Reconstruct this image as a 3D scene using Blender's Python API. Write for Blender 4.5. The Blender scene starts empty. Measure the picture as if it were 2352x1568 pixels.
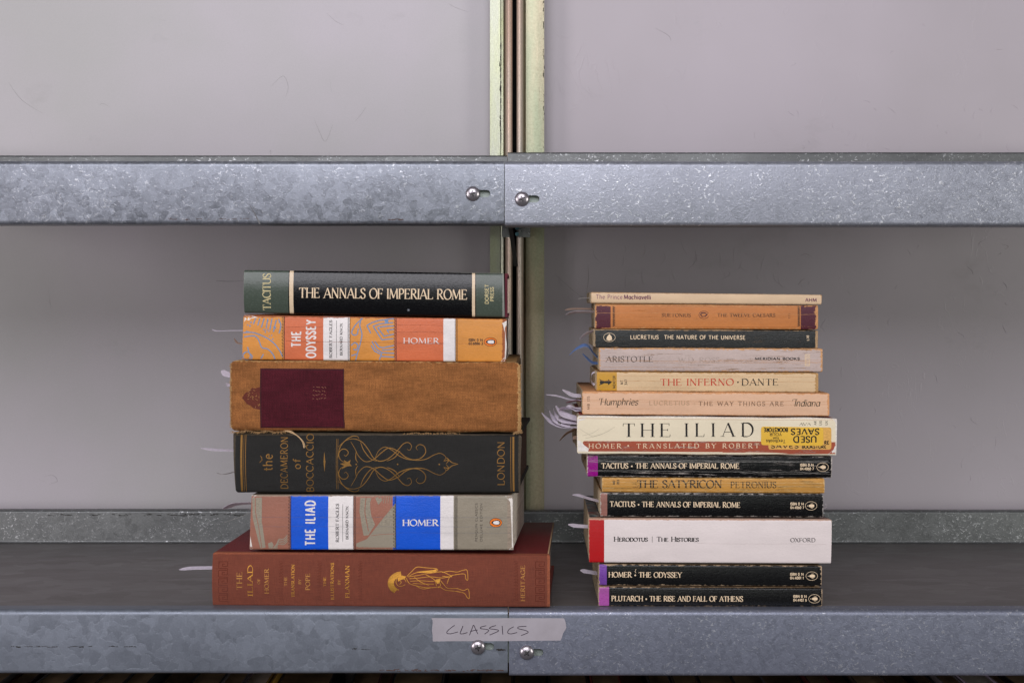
import bpy, math, random
from mathutils import Vector, noise
# ---------------------------------------------------------------- camera, world, lamps, exposure
VX, VY, K, ZC, EYE = 1190.0, 693.0, 2.85, 1113.0, 248.0     # vanishing point (photo px), px per mm, distance, eye height (mm)
S = 0.001
sc = bpy.context.scene
C = sc.collection
cd = bpy.data.cameras.new('camera'); cam = bpy.data.objects.new('camera', cd); C.objects.link(cam)
cam.location = (0, -ZC * S, EYE * S); cam.rotation_euler = (math.radians(90), 0, 0)
cd.sensor_width = 36; cd.lens = ZC * 36 / (2352 / K)
cd.shift_x = (1176 - VX) / 2352; cd.shift_y = (VY - 784) / 2352
cd.clip_start = .02; cd.clip_end = 50
sc.camera = cam
w = bpy.data.worlds.new('World'); sc.world = w; w.use_nodes = True
bg = w.node_tree.nodes['Background']; bg.inputs[0].default_value = (.62, .60, .68, 1); bg.inputs[1].default_value = .11
def area(name, loc, aim, sx, sy, power, col, spread=180):
    l = bpy.data.lights.new(name, 'AREA'); l.shape = 'RECTANGLE'; l.size = sx; l.size_y = sy
    l.energy = power; l.color = col; l.spread = math.radians(spread)
    o = bpy.data.objects.new(name, l); C.objects.link(o); o.location = loc
    o.rotation_euler = (Vector(aim) - Vector(loc)).to_track_quat('-Z', 'Y').to_euler()
    return o
area('window_light', (-.25, -1.9, 1.3), (0, 0, .18), 1.9, 1.2, 42, (.96, .94, 1.0))
area('right_fill_light', (1.75, -1.15, .25), (.1, 0, .2), .6, .9, 13, (1.0, 1.0, .93))  # fill lamp added at the right to brighten the shelf bay
area('left_fill_light', (-1.75, -1.15, .3), (-.1, 0, .2),   .6, .9, 18, (1.0, .94, .95))  # unseen left fill, added to lift the books and space beneath the shelf
area('spine_glint_light', (.2, -2.9, .24), (0, 0, .25), .5, .25, 2.5, (.92, 1.0, .88))  # weak greenish lamp added behind the camera for a highlight on glossy spines
sc.view_settings.view_transform = 'Standard'; sc.view_settings.look = 'None'
sc.view_settings.exposure = 0; sc.view_settings.gamma = 1
sc.view_settings.use_curve_mapping = False
R = random.Random(7)
# ---------------------------------------------------------------- scene helpers
def wx(px, y=0): return (px - VX) / K * (ZC + y) / ZC
def wz(py, y=0): return EYE + (VY - py) / K * (ZC + y) / ZC
def link(name, verts, faces, mat=None, parent=None, smooth=False, uvs=None, fm=None):
    me = bpy.data.meshes.new(name); me.from_pydata([(a * S, b * S, c * S) for a, b, c in verts], [], faces)
    for m in (mat if isinstance(mat, (list, tuple)) else [mat]):
        if m: me.materials.append(m)
    if uvs:
        ul = me.uv_layers.new(name='UVMap')
        flat = []
        for l in me.loops: flat.extend(uvs[l.vertex_index])
        ul.data.foreach_set('uv', flat)
    if fm: me.polygons.foreach_set('material_index', fm)
    if smooth: me.polygons.foreach_set('use_smooth', [True] * len(me.polygons))
    me.update()
    o = bpy.data.objects.new(name, me); C.objects.link(o)
    if parent: o.parent = parent
    return o
def tag(o, label, cat, group=None, kind=None):
    o['label'] = label; o['category'] = cat
    if group: o['group'] = group
    if kind: o['kind'] = kind
    return o
def empty(name, loc, rz=0):
    o = bpy.data.objects.new(name, None); C.objects.link(o); o.location = [c * S for c in loc]; o.rotation_euler.z = rz
    o.empty_display_size = .01
    return o
def box(x0, x1, y0, y1, z0, z1):
    v = [(x, y, z) for z in (z0, z1) for y in (y0, y1) for x in (x0, x1)]
    return v, [(0, 2, 3, 1), (4, 5, 7, 6), (0, 1, 5, 4), (2, 6, 7, 3), (0, 4, 6, 2), (1, 3, 7, 5)]
def catmull(p, n=8):
    if len(p) < 3: return list(p)
    q = [p[0]] + list(p) + [p[-1]]; out = []
    for i in range(1, len(q) - 2):
        a, b, c, d = q[i - 1:i + 3]
        for k in range(n):
            t = k / n
            out.append(tuple(.5 * (2 * b[j] + (c[j] - a[j]) * t + (2 * a[j] - 5 * b[j] + 4 * c[j] - d[j]) * t * t + (3 * b[j] - a[j] - 3 * c[j] + d[j]) * t ** 3) for j in range(len(b))))
    out.append(tuple(q[-2])); return out
def tube(pts, r, seg=6):
    v = []; f = []
    for i, p in enumerate(pts):
        a = Vector(pts[max(0, i - 1)]); b = Vector(pts[min(len(pts) - 1, i + 1)]); d = (b - a).normalized()
        n = d.cross(Vector((0, 1, .01))); n = n.normalized() if n.length > 1e-4 else Vector((1, 0, 0)); m = d.cross(n)
        rr = r(i / (len(pts) - 1)) if callable(r) else r
        for k in range(seg):
            t = 2 * math.pi * k / seg; q = Vector(p) + rr * (n * math.cos(t) + m * math.sin(t)); v.append(tuple(q))
    for i in range(len(pts) - 1):
        for k in range(seg): f.append((i * seg + k, i * seg + (k + 1) % seg, (i + 1) * seg + (k + 1) % seg, (i + 1) * seg + k))
    f.append(tuple(range(seg))[::-1]); f.append(tuple((len(pts) - 1) * seg + k for k in range(seg)))
    return v, f
# ---------------------------------------------------------------- node helpers
def lin(h):
    h = h.lstrip('#'); c = [int(h[i:i + 2], 16) / 255 for i in (0, 2, 4)]
    return tuple([(x / 12.92 if x <= .04045 else ((x + .055) / 1.055) ** 2.4) for x in c] + [1])
class N:
    def __init__(s, name):
        s.m = bpy.data.materials.new(name); s.m.use_nodes = True; s.t = s.m.node_tree; s.b = s.t.nodes['Principled BSDF']
    def n(s, typ, **kw):
        x = s.t.nodes.new(typ)
        for k, v in kw.items(): setattr(x, k, v)
        return x
    def put(s, sock, v):
        if hasattr(v, 'is_output'): s.t.links.new(v, sock)
        elif v is not None: sock.default_value = v
    def math(s, op, a, b=None, c=None, clamp=False):
        x = s.n('ShaderNodeMath', operation=op, use_clamp=clamp); s.put(x.inputs[0], a)
        if b is not None: s.put(x.inputs[1], b)
        if c is not None: s.put(x.inputs[2], c)
        return x.outputs[0]
    def mix(s, f, a, b, mode='MIX'):
        x = s.n('ShaderNodeMix', data_type='RGBA', blend_type=mode); s.put(x.inputs[0], f); s.put(x.inputs[6], a); s.put(x.inputs[7], b); return x.outputs[2]
    def uv(s): return s.n('ShaderNodeUVMap', uv_map='UVMap').outputs[0]
    def obj(s): return s.n('ShaderNodeTexCoord').outputs['Object']
    def scale(s, v, sc_, loc=(0, 0, 0), rot=(0, 0, 0)):
        x = s.n('ShaderNodeMapping'); s.put(x.inputs[0], v); x.inputs[1].default_value = loc; x.inputs[2].default_value = rot; x.inputs[3].default_value = sc_; return x.outputs[0]
    def noise(s, v, sc_=1, det=4, rough=.55, dist=0):
        x = s.n('ShaderNodeTexNoise'); s.put(x.inputs['Vector'], v); x.inputs['Scale'].default_value = sc_; x.inputs['Detail'].default_value = det
        x.inputs['Roughness'].default_value = rough; x.inputs['Distortion'].default_value = dist; return x.outputs[0]
    def vor(s, v, sc_=1, feat='F1', out='Color', rnd=1):
        x = s.n('ShaderNodeTexVoronoi', feature=feat); s.put(x.inputs['Vector'], v); x.inputs['Scale'].default_value = sc_; x.inputs['Randomness'].default_value = rnd; return x.outputs[out]
    def rng(s, v, a, b, c=0, d=1):
        x = s.n('ShaderNodeMapRange'); s.put(x.inputs[0], v); s.put(x.inputs[1], a); s.put(x.inputs[2], b); s.put(x.inputs[3], c); s.put(x.inputs[4], d); return x.outputs[0]
    def bump(s, h, dist, strength=1, prev=None):
        x = s.n('ShaderNodeBump'); s.put(x.inputs['Height'], h); x.inputs['Distance'].default_value = dist; x.inputs['Strength'].default_value = strength
        if prev: s.put(x.inputs['Normal'], prev)
        return x.outputs[0]
    def xyz(s, v):
        x = s.n('ShaderNodeSeparateXYZ'); s.put(x.inputs[0], v); return x.outputs
    def done(s, col=None, rough=None, metal=None, normal=None, spec=None, **kw):
        b = s.b.inputs
        s.put(b['Base Color'], col)
        if rough is not None: s.put(b['Roughness'], rough)
        if metal is not None: s.put(b['Metallic'], metal)
        if normal is not None: s.put(b['Normal'], normal)
        if spec is not None: s.put(b['Specular IOR Level'], spec)
        for k, v in kw.items(): s.put(b[k.replace('_', ' ')], v)
        return s.m
def plain(name, col, rough=.6, metal=0):
    q = N(name); o = q.obj(); n_ = q.noise(o, 300, 4)
    return q.done(q.mix(.5, lin(col), q.mix(1, lin(col), q.rng(n_, .3, .7, .7, 1.25), 'MULTIPLY')), rough, metal)
# printed or worn cover; UV in millimetres, (0,0) at the spine's lower left
def cover_mat(name, W, H, cols, rough=.45, wear='#c9a882', edge=1.0, crack=0.0, grain=.3, fade=.18, seed=0, cloth=0, creases=.5, spec=.4, scuff=0.0, pull=None):
    q = N(name); uv = q.uv(); sep = q.xyz(uv); u, v = sep[0], sep[1]
    if isinstance(cols, str): col = lin(cols)
    else:
        r = q.n('ShaderNodeValToRGB'); r.color_ramp.interpolation = 'CONSTANT'; el = r.color_ramp.elements
        while len(el) > 1: el.remove(el[-1])
        el[0].position = 0; el[0].color = lin(cols[0][1])
        for p, c in cols[1:]:
            e = el.new(p); e.color = lin(c)
        q.put(r.inputs[0], q.math('DIVIDE', u, W)); col = r.outputs[0]
    so = (seed * 37.1, seed * 11.3, seed * 5.7)
    big = q.noise(q.scale(uv, (.03, .09, 1), so), 1, 5, .6)
    fine = q.noise(q.scale(uv, (.5, .9, 1), so), 1, 5, .65)
    col = q.mix(1, col, q.rng(big, .3, .7, 1 - fade, 1 + fade * .6), 'MULTIPLY')
    col = q.mix(1, col, q.rng(fine, .3, .7, 1 - fade * .5, 1 + fade * .4), 'MULTIPLY')
    hgt = q.math('MULTIPLY', fine, grain)
    if cloth:
        nz = q.noise(q.scale(uv, (.8, .8, 1)), 1, 2)
        uu = q.math('ADD', q.math('MULTIPLY', u, 2 * math.pi / cloth), q.math('MULTIPLY', nz, 2.5))
        vv = q.math('ADD', q.math('MULTIPLY', v, 2 * math.pi / (cloth * .92)), q.math('MULTIPLY', nz, 2.5))
        wv = q.math('MULTIPLY', q.math('SINE', uu), q.math('SINE', vv)); wv = q.rng(wv, -1, 1)
        hgt = q.math('ADD', hgt, q.math('MULTIPLY', wv, .5))
        col = q.mix(1, col, q.rng(wv, 0, 1, 1 - .42 * cloth, 1 + .42 * cloth), 'MULTIPLY'); sl = q.noise(q.scale(uv, (.12, 1.6, 1)), 1, 3); sl2 = q.noise(q.scale(uv, (1.6, .12, 1)), 1, 3); col = q.mix(1, col, q.rng(q.math('ADD', sl, sl2), .75, 1.25, 1 - .2 * cloth, 1 + .2 * cloth), 'MULTIPLY')
    ed = q.math('MINIMUM', q.math('MINIMUM', u, q.math('SUBTRACT', W, u)), q.math('MINIMUM', v, q.math('SUBTRACT', H, v)))
    n1 = q.noise(q.scale(uv, (.22, .5, 1), so), 1, 7, .7)
    lim = q.math('MULTIPLY', q.math('MAXIMUM', q.math('SUBTRACT', n1, .4), .02), edge * 7)
    wm = q.rng(q.math('SUBTRACT', lim, ed), -.05, .35)
    if crack:
        c1_ = q.noise(q.scale(uv, (.006, .33, 1), so), 1, 6, .6)
        c2_ = q.noise(q.scale(uv, (.05, .2, 1), so), 1, 3)
        lw = q.math('MULTIPLY', q.math('MAXIMUM', q.math('SUBTRACT', c2_, .45), 0), .13 * crack)
        cm = q.rng(q.math('SUBTRACT', lw, q.math('ABSOLUTE', q.math('SUBTRACT', c1_, .5))), 0, .004)
        wm = q.math('MAXIMUM', wm, cm)
        hgt = q.math('SUBTRACT', hgt, q.math('MULTIPLY', cm, .6))
    if scuff:
        s1 = q.noise(q.scale(uv, (.15, .6, 1), so), 1, 9, .8)
        wm = q.math('MAXIMUM', wm, q.rng(s1, .70 - .06 * scuff, .72 - .06 * scuff))
    wc = q.mix(1, lin(wear), q.rng(fine, .3, .7, .7, 1.25), 'MULTIPLY')
    col = q.mix(q.math('MULTIPLY', wm, .9), col, wc)
    cr = q.noise(q.scale(uv, (.02, .8, 1), so), 1, 6, .7)
    hgt = q.math('ADD', hgt, q.math('MULTIPLY', cr, creases * .2))
    nor = q.bump(hgt, .0006, .8)
    rg = q.math('ADD', q.rng(fine, .3, .7, rough - .05, rough + .08), q.math('MULTIPLY', wm, .3))
    return q.done(col, rg, 0, nor, spec)
def ink_mat(name, col, W=200, H=20, crack=0, seed=0, rough=.5, wear=None, metal=0, patchy=0.0):
    m = cover_mat(name, W, H, col, rough=rough, wear=wear or col, edge=0.0, crack=crack if wear else 0, grain=.3, fade=.08 + patchy, seed=seed, creases=.4)
    if metal: m.node_tree.nodes['Principled BSDF'].inputs['Metallic'].default_value = metal
    return m
def page_mat(name, col='#d8c3a0'):
    q = N(name); o = q.obj()
    l1 = q.noise(q.scale(o, (25, 25, 5200)), 1, 3); l2 = q.noise(o, 60, 4)
    c = q.mix(1, lin(col), q.rng(l1, .3, .7, .55, 1.15), 'MULTIPLY'); c = q.mix(1, c, q.rng(l2, .3, .7, .85, 1.1), 'MULTIPLY')
    return q.done(c, .9, 0, q.bump(l1, .0004, .8))
def galv(name, tint, cell=110, flake=.5, rough=.42, stretch=(1, 1, 1), metal=.75, fleck=0.0, dirt=.2, con=.12, edge_=0.0, scr=0.0):
    q = N(name); o = q.scale(q.obj(), stretch)
    wn = q.n('ShaderNodeTexNoise'); q.put(wn.inputs[0], o); wn.inputs['Scale'].default_value = 90; wn.inputs['Detail'].default_value = 4
    wv = q.n('ShaderNodeVectorMath', operation='SCALE'); q.put(wv.inputs[0], wn.outputs['Color']); wv.inputs['Scale'].default_value = .012
    va = q.n('ShaderNodeVectorMath', operation='ADD'); q.put(va.inputs[0], o); q.put(va.inputs[1], wv.outputs[0]); ov = va.outputs[0]
    cell1 = q.xyz(q.vor(ov, cell))[0]; cell2 = q.xyz(q.vor(ov, cell * 2.3))[1]
    big = q.noise(o, 9, 5, .6); fine = q.noise(o, 700, 3)
    f = q.math('ADD', q.math('MULTIPLY', cell1, .6), q.math('MULTIPLY', cell2, .4))
    col = q.mix(1, lin(tint), q.rng(f, 0, 1, 1 - con, 1 + con), 'MULTIPLY')
    col = q.mix(1, col, q.rng(big, .3, .7, 1 - dirt, 1 + dirt * .5), 'MULTIPLY')
    col = q.mix(1, col, q.rng(fine, .3, .7, .93, 1.06), 'MULTIPLY')
    spk = q.rng(q.noise(o, 160, 8, .85), .70, .73); col = q.mix(q.math('MULTIPLY', spk, .55), col, lin('#3a322c'))
    h = q.math('ADD', q.math('MULTIPLY', f, flake), q.math('MULTIPLY', fine, .12))
    rg = q.rng(f, 0, 1, rough - .07, rough + .1)
    if scr:
        sn = q.noise(q.scale(q.obj(), (5, 420, 1), rot=(0, 0, .03)), 1, 5, .7); col = q.mix(q.math('MULTIPLY', q.rng(sn, .62, .68), scr), col, lin('#b9b6b4'))
        dn = q.noise(q.obj(), 420, 6, .8); col = q.mix(q.math('MULTIPLY', q.rng(dn, .64, .70), scr), col, lin('#a8a29c'))
    if edge_:
        de = q.vor(ov, cell, 'DISTANCE_TO_EDGE', 'Distance'); dm = q.math('MULTIPLY', q.rng(de, .0, .05, 1, 0), q.rng(q.noise(q.obj(), 40, 3), .45, .6))
        col = q.mix(q.math('MULTIPLY', dm, edge_), col, lin('#c9cdd6'))
    if fleck:
        wn2 = q.n('ShaderNodeTexNoise'); q.put(wn2.inputs[0], q.obj()); wn2.inputs['Scale'].default_value = 120; wn2.inputs['Detail'].default_value = 2
        v2 = q.n('ShaderNodeVectorMath', operation='SCALE'); q.put(v2.inputs[0], wn2.outputs['Color']); v2.inputs['Scale'].default_value = .006
        v3 = q.n('ShaderNodeVectorMath', operation='ADD'); q.put(v3.inputs[0], q.obj()); q.put(v3.inputs[1], v2.outputs[0])
        a = q.noise(q.scale(v3.outputs[0], (390, 390, 520), rot=(0, .5, 0)), 1, 2, .55, .8)
        dens = q.noise(q.obj(), 16, 3)
        fl = q.math('MULTIPLY', q.rng(a, .615, .66), q.rng(dens, .36, .62))
        h = q.math('ADD', h, q.math('MULTIPLY', q.rng(a, .5, .75), .35 * fleck))
        col = q.mix(q.math('MULTIPLY', fl, .8 * min(1, fleck)), col, lin('#f2f3f6'))  # pale flecks: small highlights of the zinc put into the colour
        rg = q.math('SUBTRACT', rg, q.math('MULTIPLY', fl, .12))
    return q.done(col, rg, metal, q.bump(h, .0006, .55))
# ---------------------------------------------------------------- lettering
def arc(cx, cy, rx, ry, a0, a1, n=14):
    return [(cx + rx * math.cos(math.radians(a0 + (a1 - a0) * i / n)), cy + ry * math.sin(math.radians(a0 + (a1 - a0) * i / n))) for i in range(n + 1)]
Ss = [(.42, .78), (.40, .92), (.25, 1), (.1, .93), (.05, .77), (.12, .61), (.25, .52), (.38, .42), (.45, .25), (.38, .06), (.23, 0), (.08, .06), (.05, .23)]
G = {
 'A': (.74, [('N', [(.04, 0), (.37, 1)]), ('K', [(.37, 1), (.70, 0)]), ('N', [(.15, .34), (.58, .34)])], [(.04, 0), (.7, 0)]),
 'B': (.60, [('K', [(.1, 0), (.1, 1)]), ('A', [(.1, 1), (.3, 1)] + arc(.3, .76, .2, .24, 90, -90) + [(.1, .52)]), ('A', [(.1, .52), (.32, .52)] + arc(.32, .26, .23, .26, 90, -90) + [(.1, 0)])], [(.1, 0), (.1, 1)]),
 'C': (.68, [('A', arc(.39, .5, .35, .5, 48, 312, 24)), ('t', [(.63, .7), (.63, .95)])], []),
 'D': (.74, [('K', [(.1, 0), (.1, 1)]), ('A', [(.1, 1), (.32, 1)] + arc(.32, .5, .37, .5, 90, -90, 20) + [(.1, 0)])], [(.1, 0), (.1, 1)]),
 'E': (.60, [('K', [(.1, 0), (.1, 1)]), ('N', [(.1, .98), (.5, .98)]), ('N', [(.1, .52), (.42, .52)]), ('N', [(.1, .02), (.54, .02)]), ('t', [(.5, 1), (.5, .82)]), ('t', [(.42, .6), (.42, .44)]), ('t', [(.54, 0), (.56, .2)])], [(.1, 0), (.1, 1)]),
 'F': (.54, [('K', [(.1, 0), (.1, 1)]), ('N', [(.1, .98), (.5, .98)]), ('N', [(.1, .5), (.42, .5)]), ('t', [(.5, 1), (.5, .8)]), ('t', [(.42, .6), (.42, .42)])], [(.1, 0), (.1, 1)]),
 'G': (.74, [('A', arc(.39, .5, .35, .5, 48, 325, 24)), ('t', [(.63, .7), (.63, .95)]), ('K', [(.66, .06), (.66, .42)]), ('N', [(.48, .42), (.68, .42)])], []),
 'H': (.76, [('K', [(.1, 0), (.1, 1)]), ('K', [(.66, 0), (.66, 1)]), ('N', [(.1, .5), (.66, .5)])], [(.1, 0), (.1, 1), (.66, 0), (.66, 1)]),
 'I': (.2, [('K', [(.1, 0), (.1, 1)])], [(.1, 0), (.1, 1)]),
 'K': (.68, [('K', [(.1, 0), (.1, 1)]), ('N', [(.1, .42), (.56, 1)]), ('K', [(.24, .58), (.62, 0)])], [(.1, 0), (.1, 1), (.62, 0), (.56, 1)]),
 'L': (.56, [('K', [(.1, 0), (.1, 1)]), ('N', [(.1, .02), (.52, .02)]), ('t', [(.52, 0), (.54, .2)])], [(.1, 0), (.1, 1)]),
 'M': (.92, [('N', [(.08, 0), (.14, 1)]), ('K', [(.14, 1), (.45, .08)]), ('N', [(.45, .08), (.77, 1)]), ('K', [(.77, 1), (.82, 0)])], [(.08, 0), (.82, 0)]),
 'N': (.76, [('N', [(.1, 0), (.1, 1)]), ('K', [(.1, 1), (.64, 0)]), ('N', [(.64, 0), (.64, 1)])], [(.1, 0), (.64, 1)]),
 'O': (.78, [('A', arc(.39, .5, .36, .5, 0, 360, 32))], []),
 'P': (.56, [('K', [(.1, 0), (.1, 1)]), ('A', [(.1, 1), (.28, 1)] + arc(.28, .74, .22, .26, 90, -90) + [(.1, .48)])], [(.1, 0), (.1, 1)]),
 'R': (.66, [('K', [(.1, 0), (.1, 1)]), ('A', [(.1, 1), (.28, 1)] + arc(.28, .75, .22, .25, 90, -90) + [(.1, .5)]), ('K', [(.27, .5), (.6, 0)])], [(.1, 0), (.1, 1), (.62, 0)]),
 'S': (.5, [('A', catmull(Ss, 4)), ('t', [(.42, .76), (.42, .98)]), ('t', [(.05, .25), (.05, .02)])], []),
 'T': (.66, [('K', [(.33, 0), (.33, 1)]), ('N', [(.03, .98), (.63, .98)]), ('t', [(.03, 1), (.02, .8)]), ('t', [(.63, 1), (.64, .8)])], [(.33, 0)]),
 'U': (.74, [('A', [(.1, 1), (.1, .3)] + arc(.37, .3, .27, .3, 180, 360) + [(.64, 1)])], [(.1, 1), (.64, 1)]),
 'V': (.70, [('K', [(.03, 1), (.35, 0)]), ('N', [(.35, 0), (.67, 1)])], [(.03, 1), (.67, 1)]),
 'W': (1.0, [('K', [(.03, 1), (.28, 0)]), ('N', [(.28, 0), (.5, .95)]), ('K', [(.5, .95), (.74, 0)]), ('N', [(.74, 0), (.97, 1)])], [(.03, 1), (.97, 1)]),
 'X': (.68, [('K', [(.05, 1), (.62, 0)]), ('N', [(.05, 0), (.62, 1)])], [(.05, 1), (.62, 0), (.05, 0), (.62, 1)]),
 'Y': (.66, [('K', [(.03, 1), (.33, .48)]), ('N', [(.33, .48), (.63, 1)]), ('K', [(.33, .48), (.33, 0)])], [(.03, 1), (.63, 1), (.33, 0)]),
 '0': (.56, [('A', arc(.28, .5, .22, .5, 0, 360, 24))], []), '1': (.34, [('K', [(.2, 0), (.2, 1)]), ('N', [(.05, .8), (.2, 1)])], []),
 '2': (.52, [('A', arc(.26, .76, .2, .24, 170, -30, 12) + [(.05, 0), (.48, 0)])], []),
 '3': (.52, [('A', arc(.25, .76, .2, .24, 150, -90, 12) + arc(.25, .26, .22, .26, 90, -150, 12))], []),
 '4': (.56, [('A', [(.4, 0), (.4, 1), (.04, .28), (.54, .28)])], []),
 '5': (.52, [('A', [(.44, 1), (.12, 1), (.08, .56)] + arc(.25, .32, .22, .32, 100, -150, 12))], []),
 '6': (.54, [('A', [(.42, .95), (.2, .85), (.06, .5)] + arc(.27, .3, .21, .3, 180, 540, 20))], []),
 '7': (.5, [('A', [(.04, 1), (.46, 1), (.18, 0)])], []),
 '8': (.54, [('A', arc(.27, .76, .18, .24, 0, 360, 18)), ('A', arc(.27, .27, .22, .27, 0, 360, 18))], []),
 '.': (.14, [('K', [(.07, 0), (.07, .12)])], []), ':': (.2, [('K', [(.1, .1), (.1, .24)]), ('K', [(.1, .55), (.1, .69)])], []),
 '*': (.34, [('D', [(.17, .4)])], []), '|': (.2, [('N', [(.1, -.1), (.1, 1.1)])], []), ' ': (.34, [], []),
 'a': (.54, [('A', arc(.25, .33, .2, .33, 0, 360, 20)), ('K', [(.46, .66), (.46, 0)])], []),
 'b': (.54, [('K', [(.08, 1), (.08, 0)]), ('A', arc(.28, .33, .2, .33, 0, 360, 20))], []),
 'c': (.48, [('A', arc(.27, .33, .22, .33, 45, 315, 16))], []),
 'd': (.54, [('K', [(.46, 1), (.46, 0)]), ('A', arc(.26, .33, .2, .33, 0, 360, 20))], []),
 'e': (.50, [('A', [(.06, .36)] + arc(.27, .33, .21, .33, 8, 315, 18))], []),
 'f': (.34, [('A', [(.38, .96), (.26, 1.0), (.18, .85), (.16, 0)]), ('N', [(.0, .64), (.34, .64)])], []),
 'h': (.54, [('K', [(.08, 1.05), (.08, 0)]), ('A', catmull([(.08, .42), (.16, .6), (.3, .66), (.42, .56), (.44, .4), (.44, 0)], 4))], []),
 'i': (.2, [('K', [(.1, .66), (.1, 0)]), ('K', [(.1, .84), (.1, .96)])], []),
 'k': (.5, [('K', [(.08, 1), (.08, 0)]), ('N', [(.08, .28), (.42, .66)]), ('K', [(.2, .4), (.46, 0)])], []),
 'l': (.2, [('K', [(.1, 1), (.1, 0)])], []),
 'm': (.84, [('K', [(.08, .66), (.08, 0)]), ('A', catmull([(.08, .42), (.16, .6), (.27, .66), (.38, .56), (.4, .4), (.4, 0)], 4)), ('A', catmull([(.4, .42), (.48, .6), (.6, .66), (.72, .56), (.74, .4), (.74, 0)], 4))], []),
 'n': (.54, [('K', [(.08, .66), (.08, 0)]), ('A', catmull([(.08, .42), (.16, .6), (.3, .66), (.42, .56), (.44, .4), (.44, 0)], 4))], []),
 'o': (.54, [('A', arc(.27, .33, .21, .33, 0, 360, 20))], []),
 'p': (.54, [('K', [(.08, .66), (.08, -.4)]), ('A', arc(.28, .33, .2, .33, 0, 360, 20))], []),
 'r': (.36, [('K', [(.08, .66), (.08, 0)]), ('A', catmull([(.08, .4), (.14, .58), (.24, .66), (.34, .62)], 4))], []),
 's': (.42, [('A', catmull([(x * .86, y * .66) for x, y in Ss], 4))], []),
 't': (.34, [('K', [(.16, .9), (.16, .1), (.28, 0)]), ('N', [(.02, .64), (.32, .64)])], []),
 'u': (.54, [('A', [(.08, .66), (.08, .25)] + arc(.27, .25, .19, .25, 180, 360, 10)), ('K', [(.46, .66), (.46, 0)])], []),
 'v': (.48, [('K', [(.03, .66), (.24, 0)]), ('N', [(.24, 0), (.45, .66)])], []),
 'x': (.46, [('K', [(.03, .66), (.42, 0)]), ('N', [(.03, 0), (.42, .66)])], []),
 '\u039b': (.7, [('N', [(.04, 0), (.37, 1)]), ('K', [(.37, 1), (.70, 0)])], []),
}
def style(thick=.14, thin=.05, serif=.12, pen=22, slant=0, space=.12): return dict(thick=thick, thin=thin, serif=serif, pen=pen, slant=slant, space=space)
SERIF = style(space=.1); SERIFB = style(.17, .07, .12, space=.05); SERIFL = style(.13, .055, .1, space=.03)
SANS = style(.11, .11, 0); SANSB = style(.2, .17, 0, space=.1); SANSM = style(.15, .14, 0)
COND = style(.19, .19, 0, space=.22); UNC = style(.12, .08, .05, 35, 0, .12); ITAL = style(.12, .05, 0, 40, .28, .04)
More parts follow.
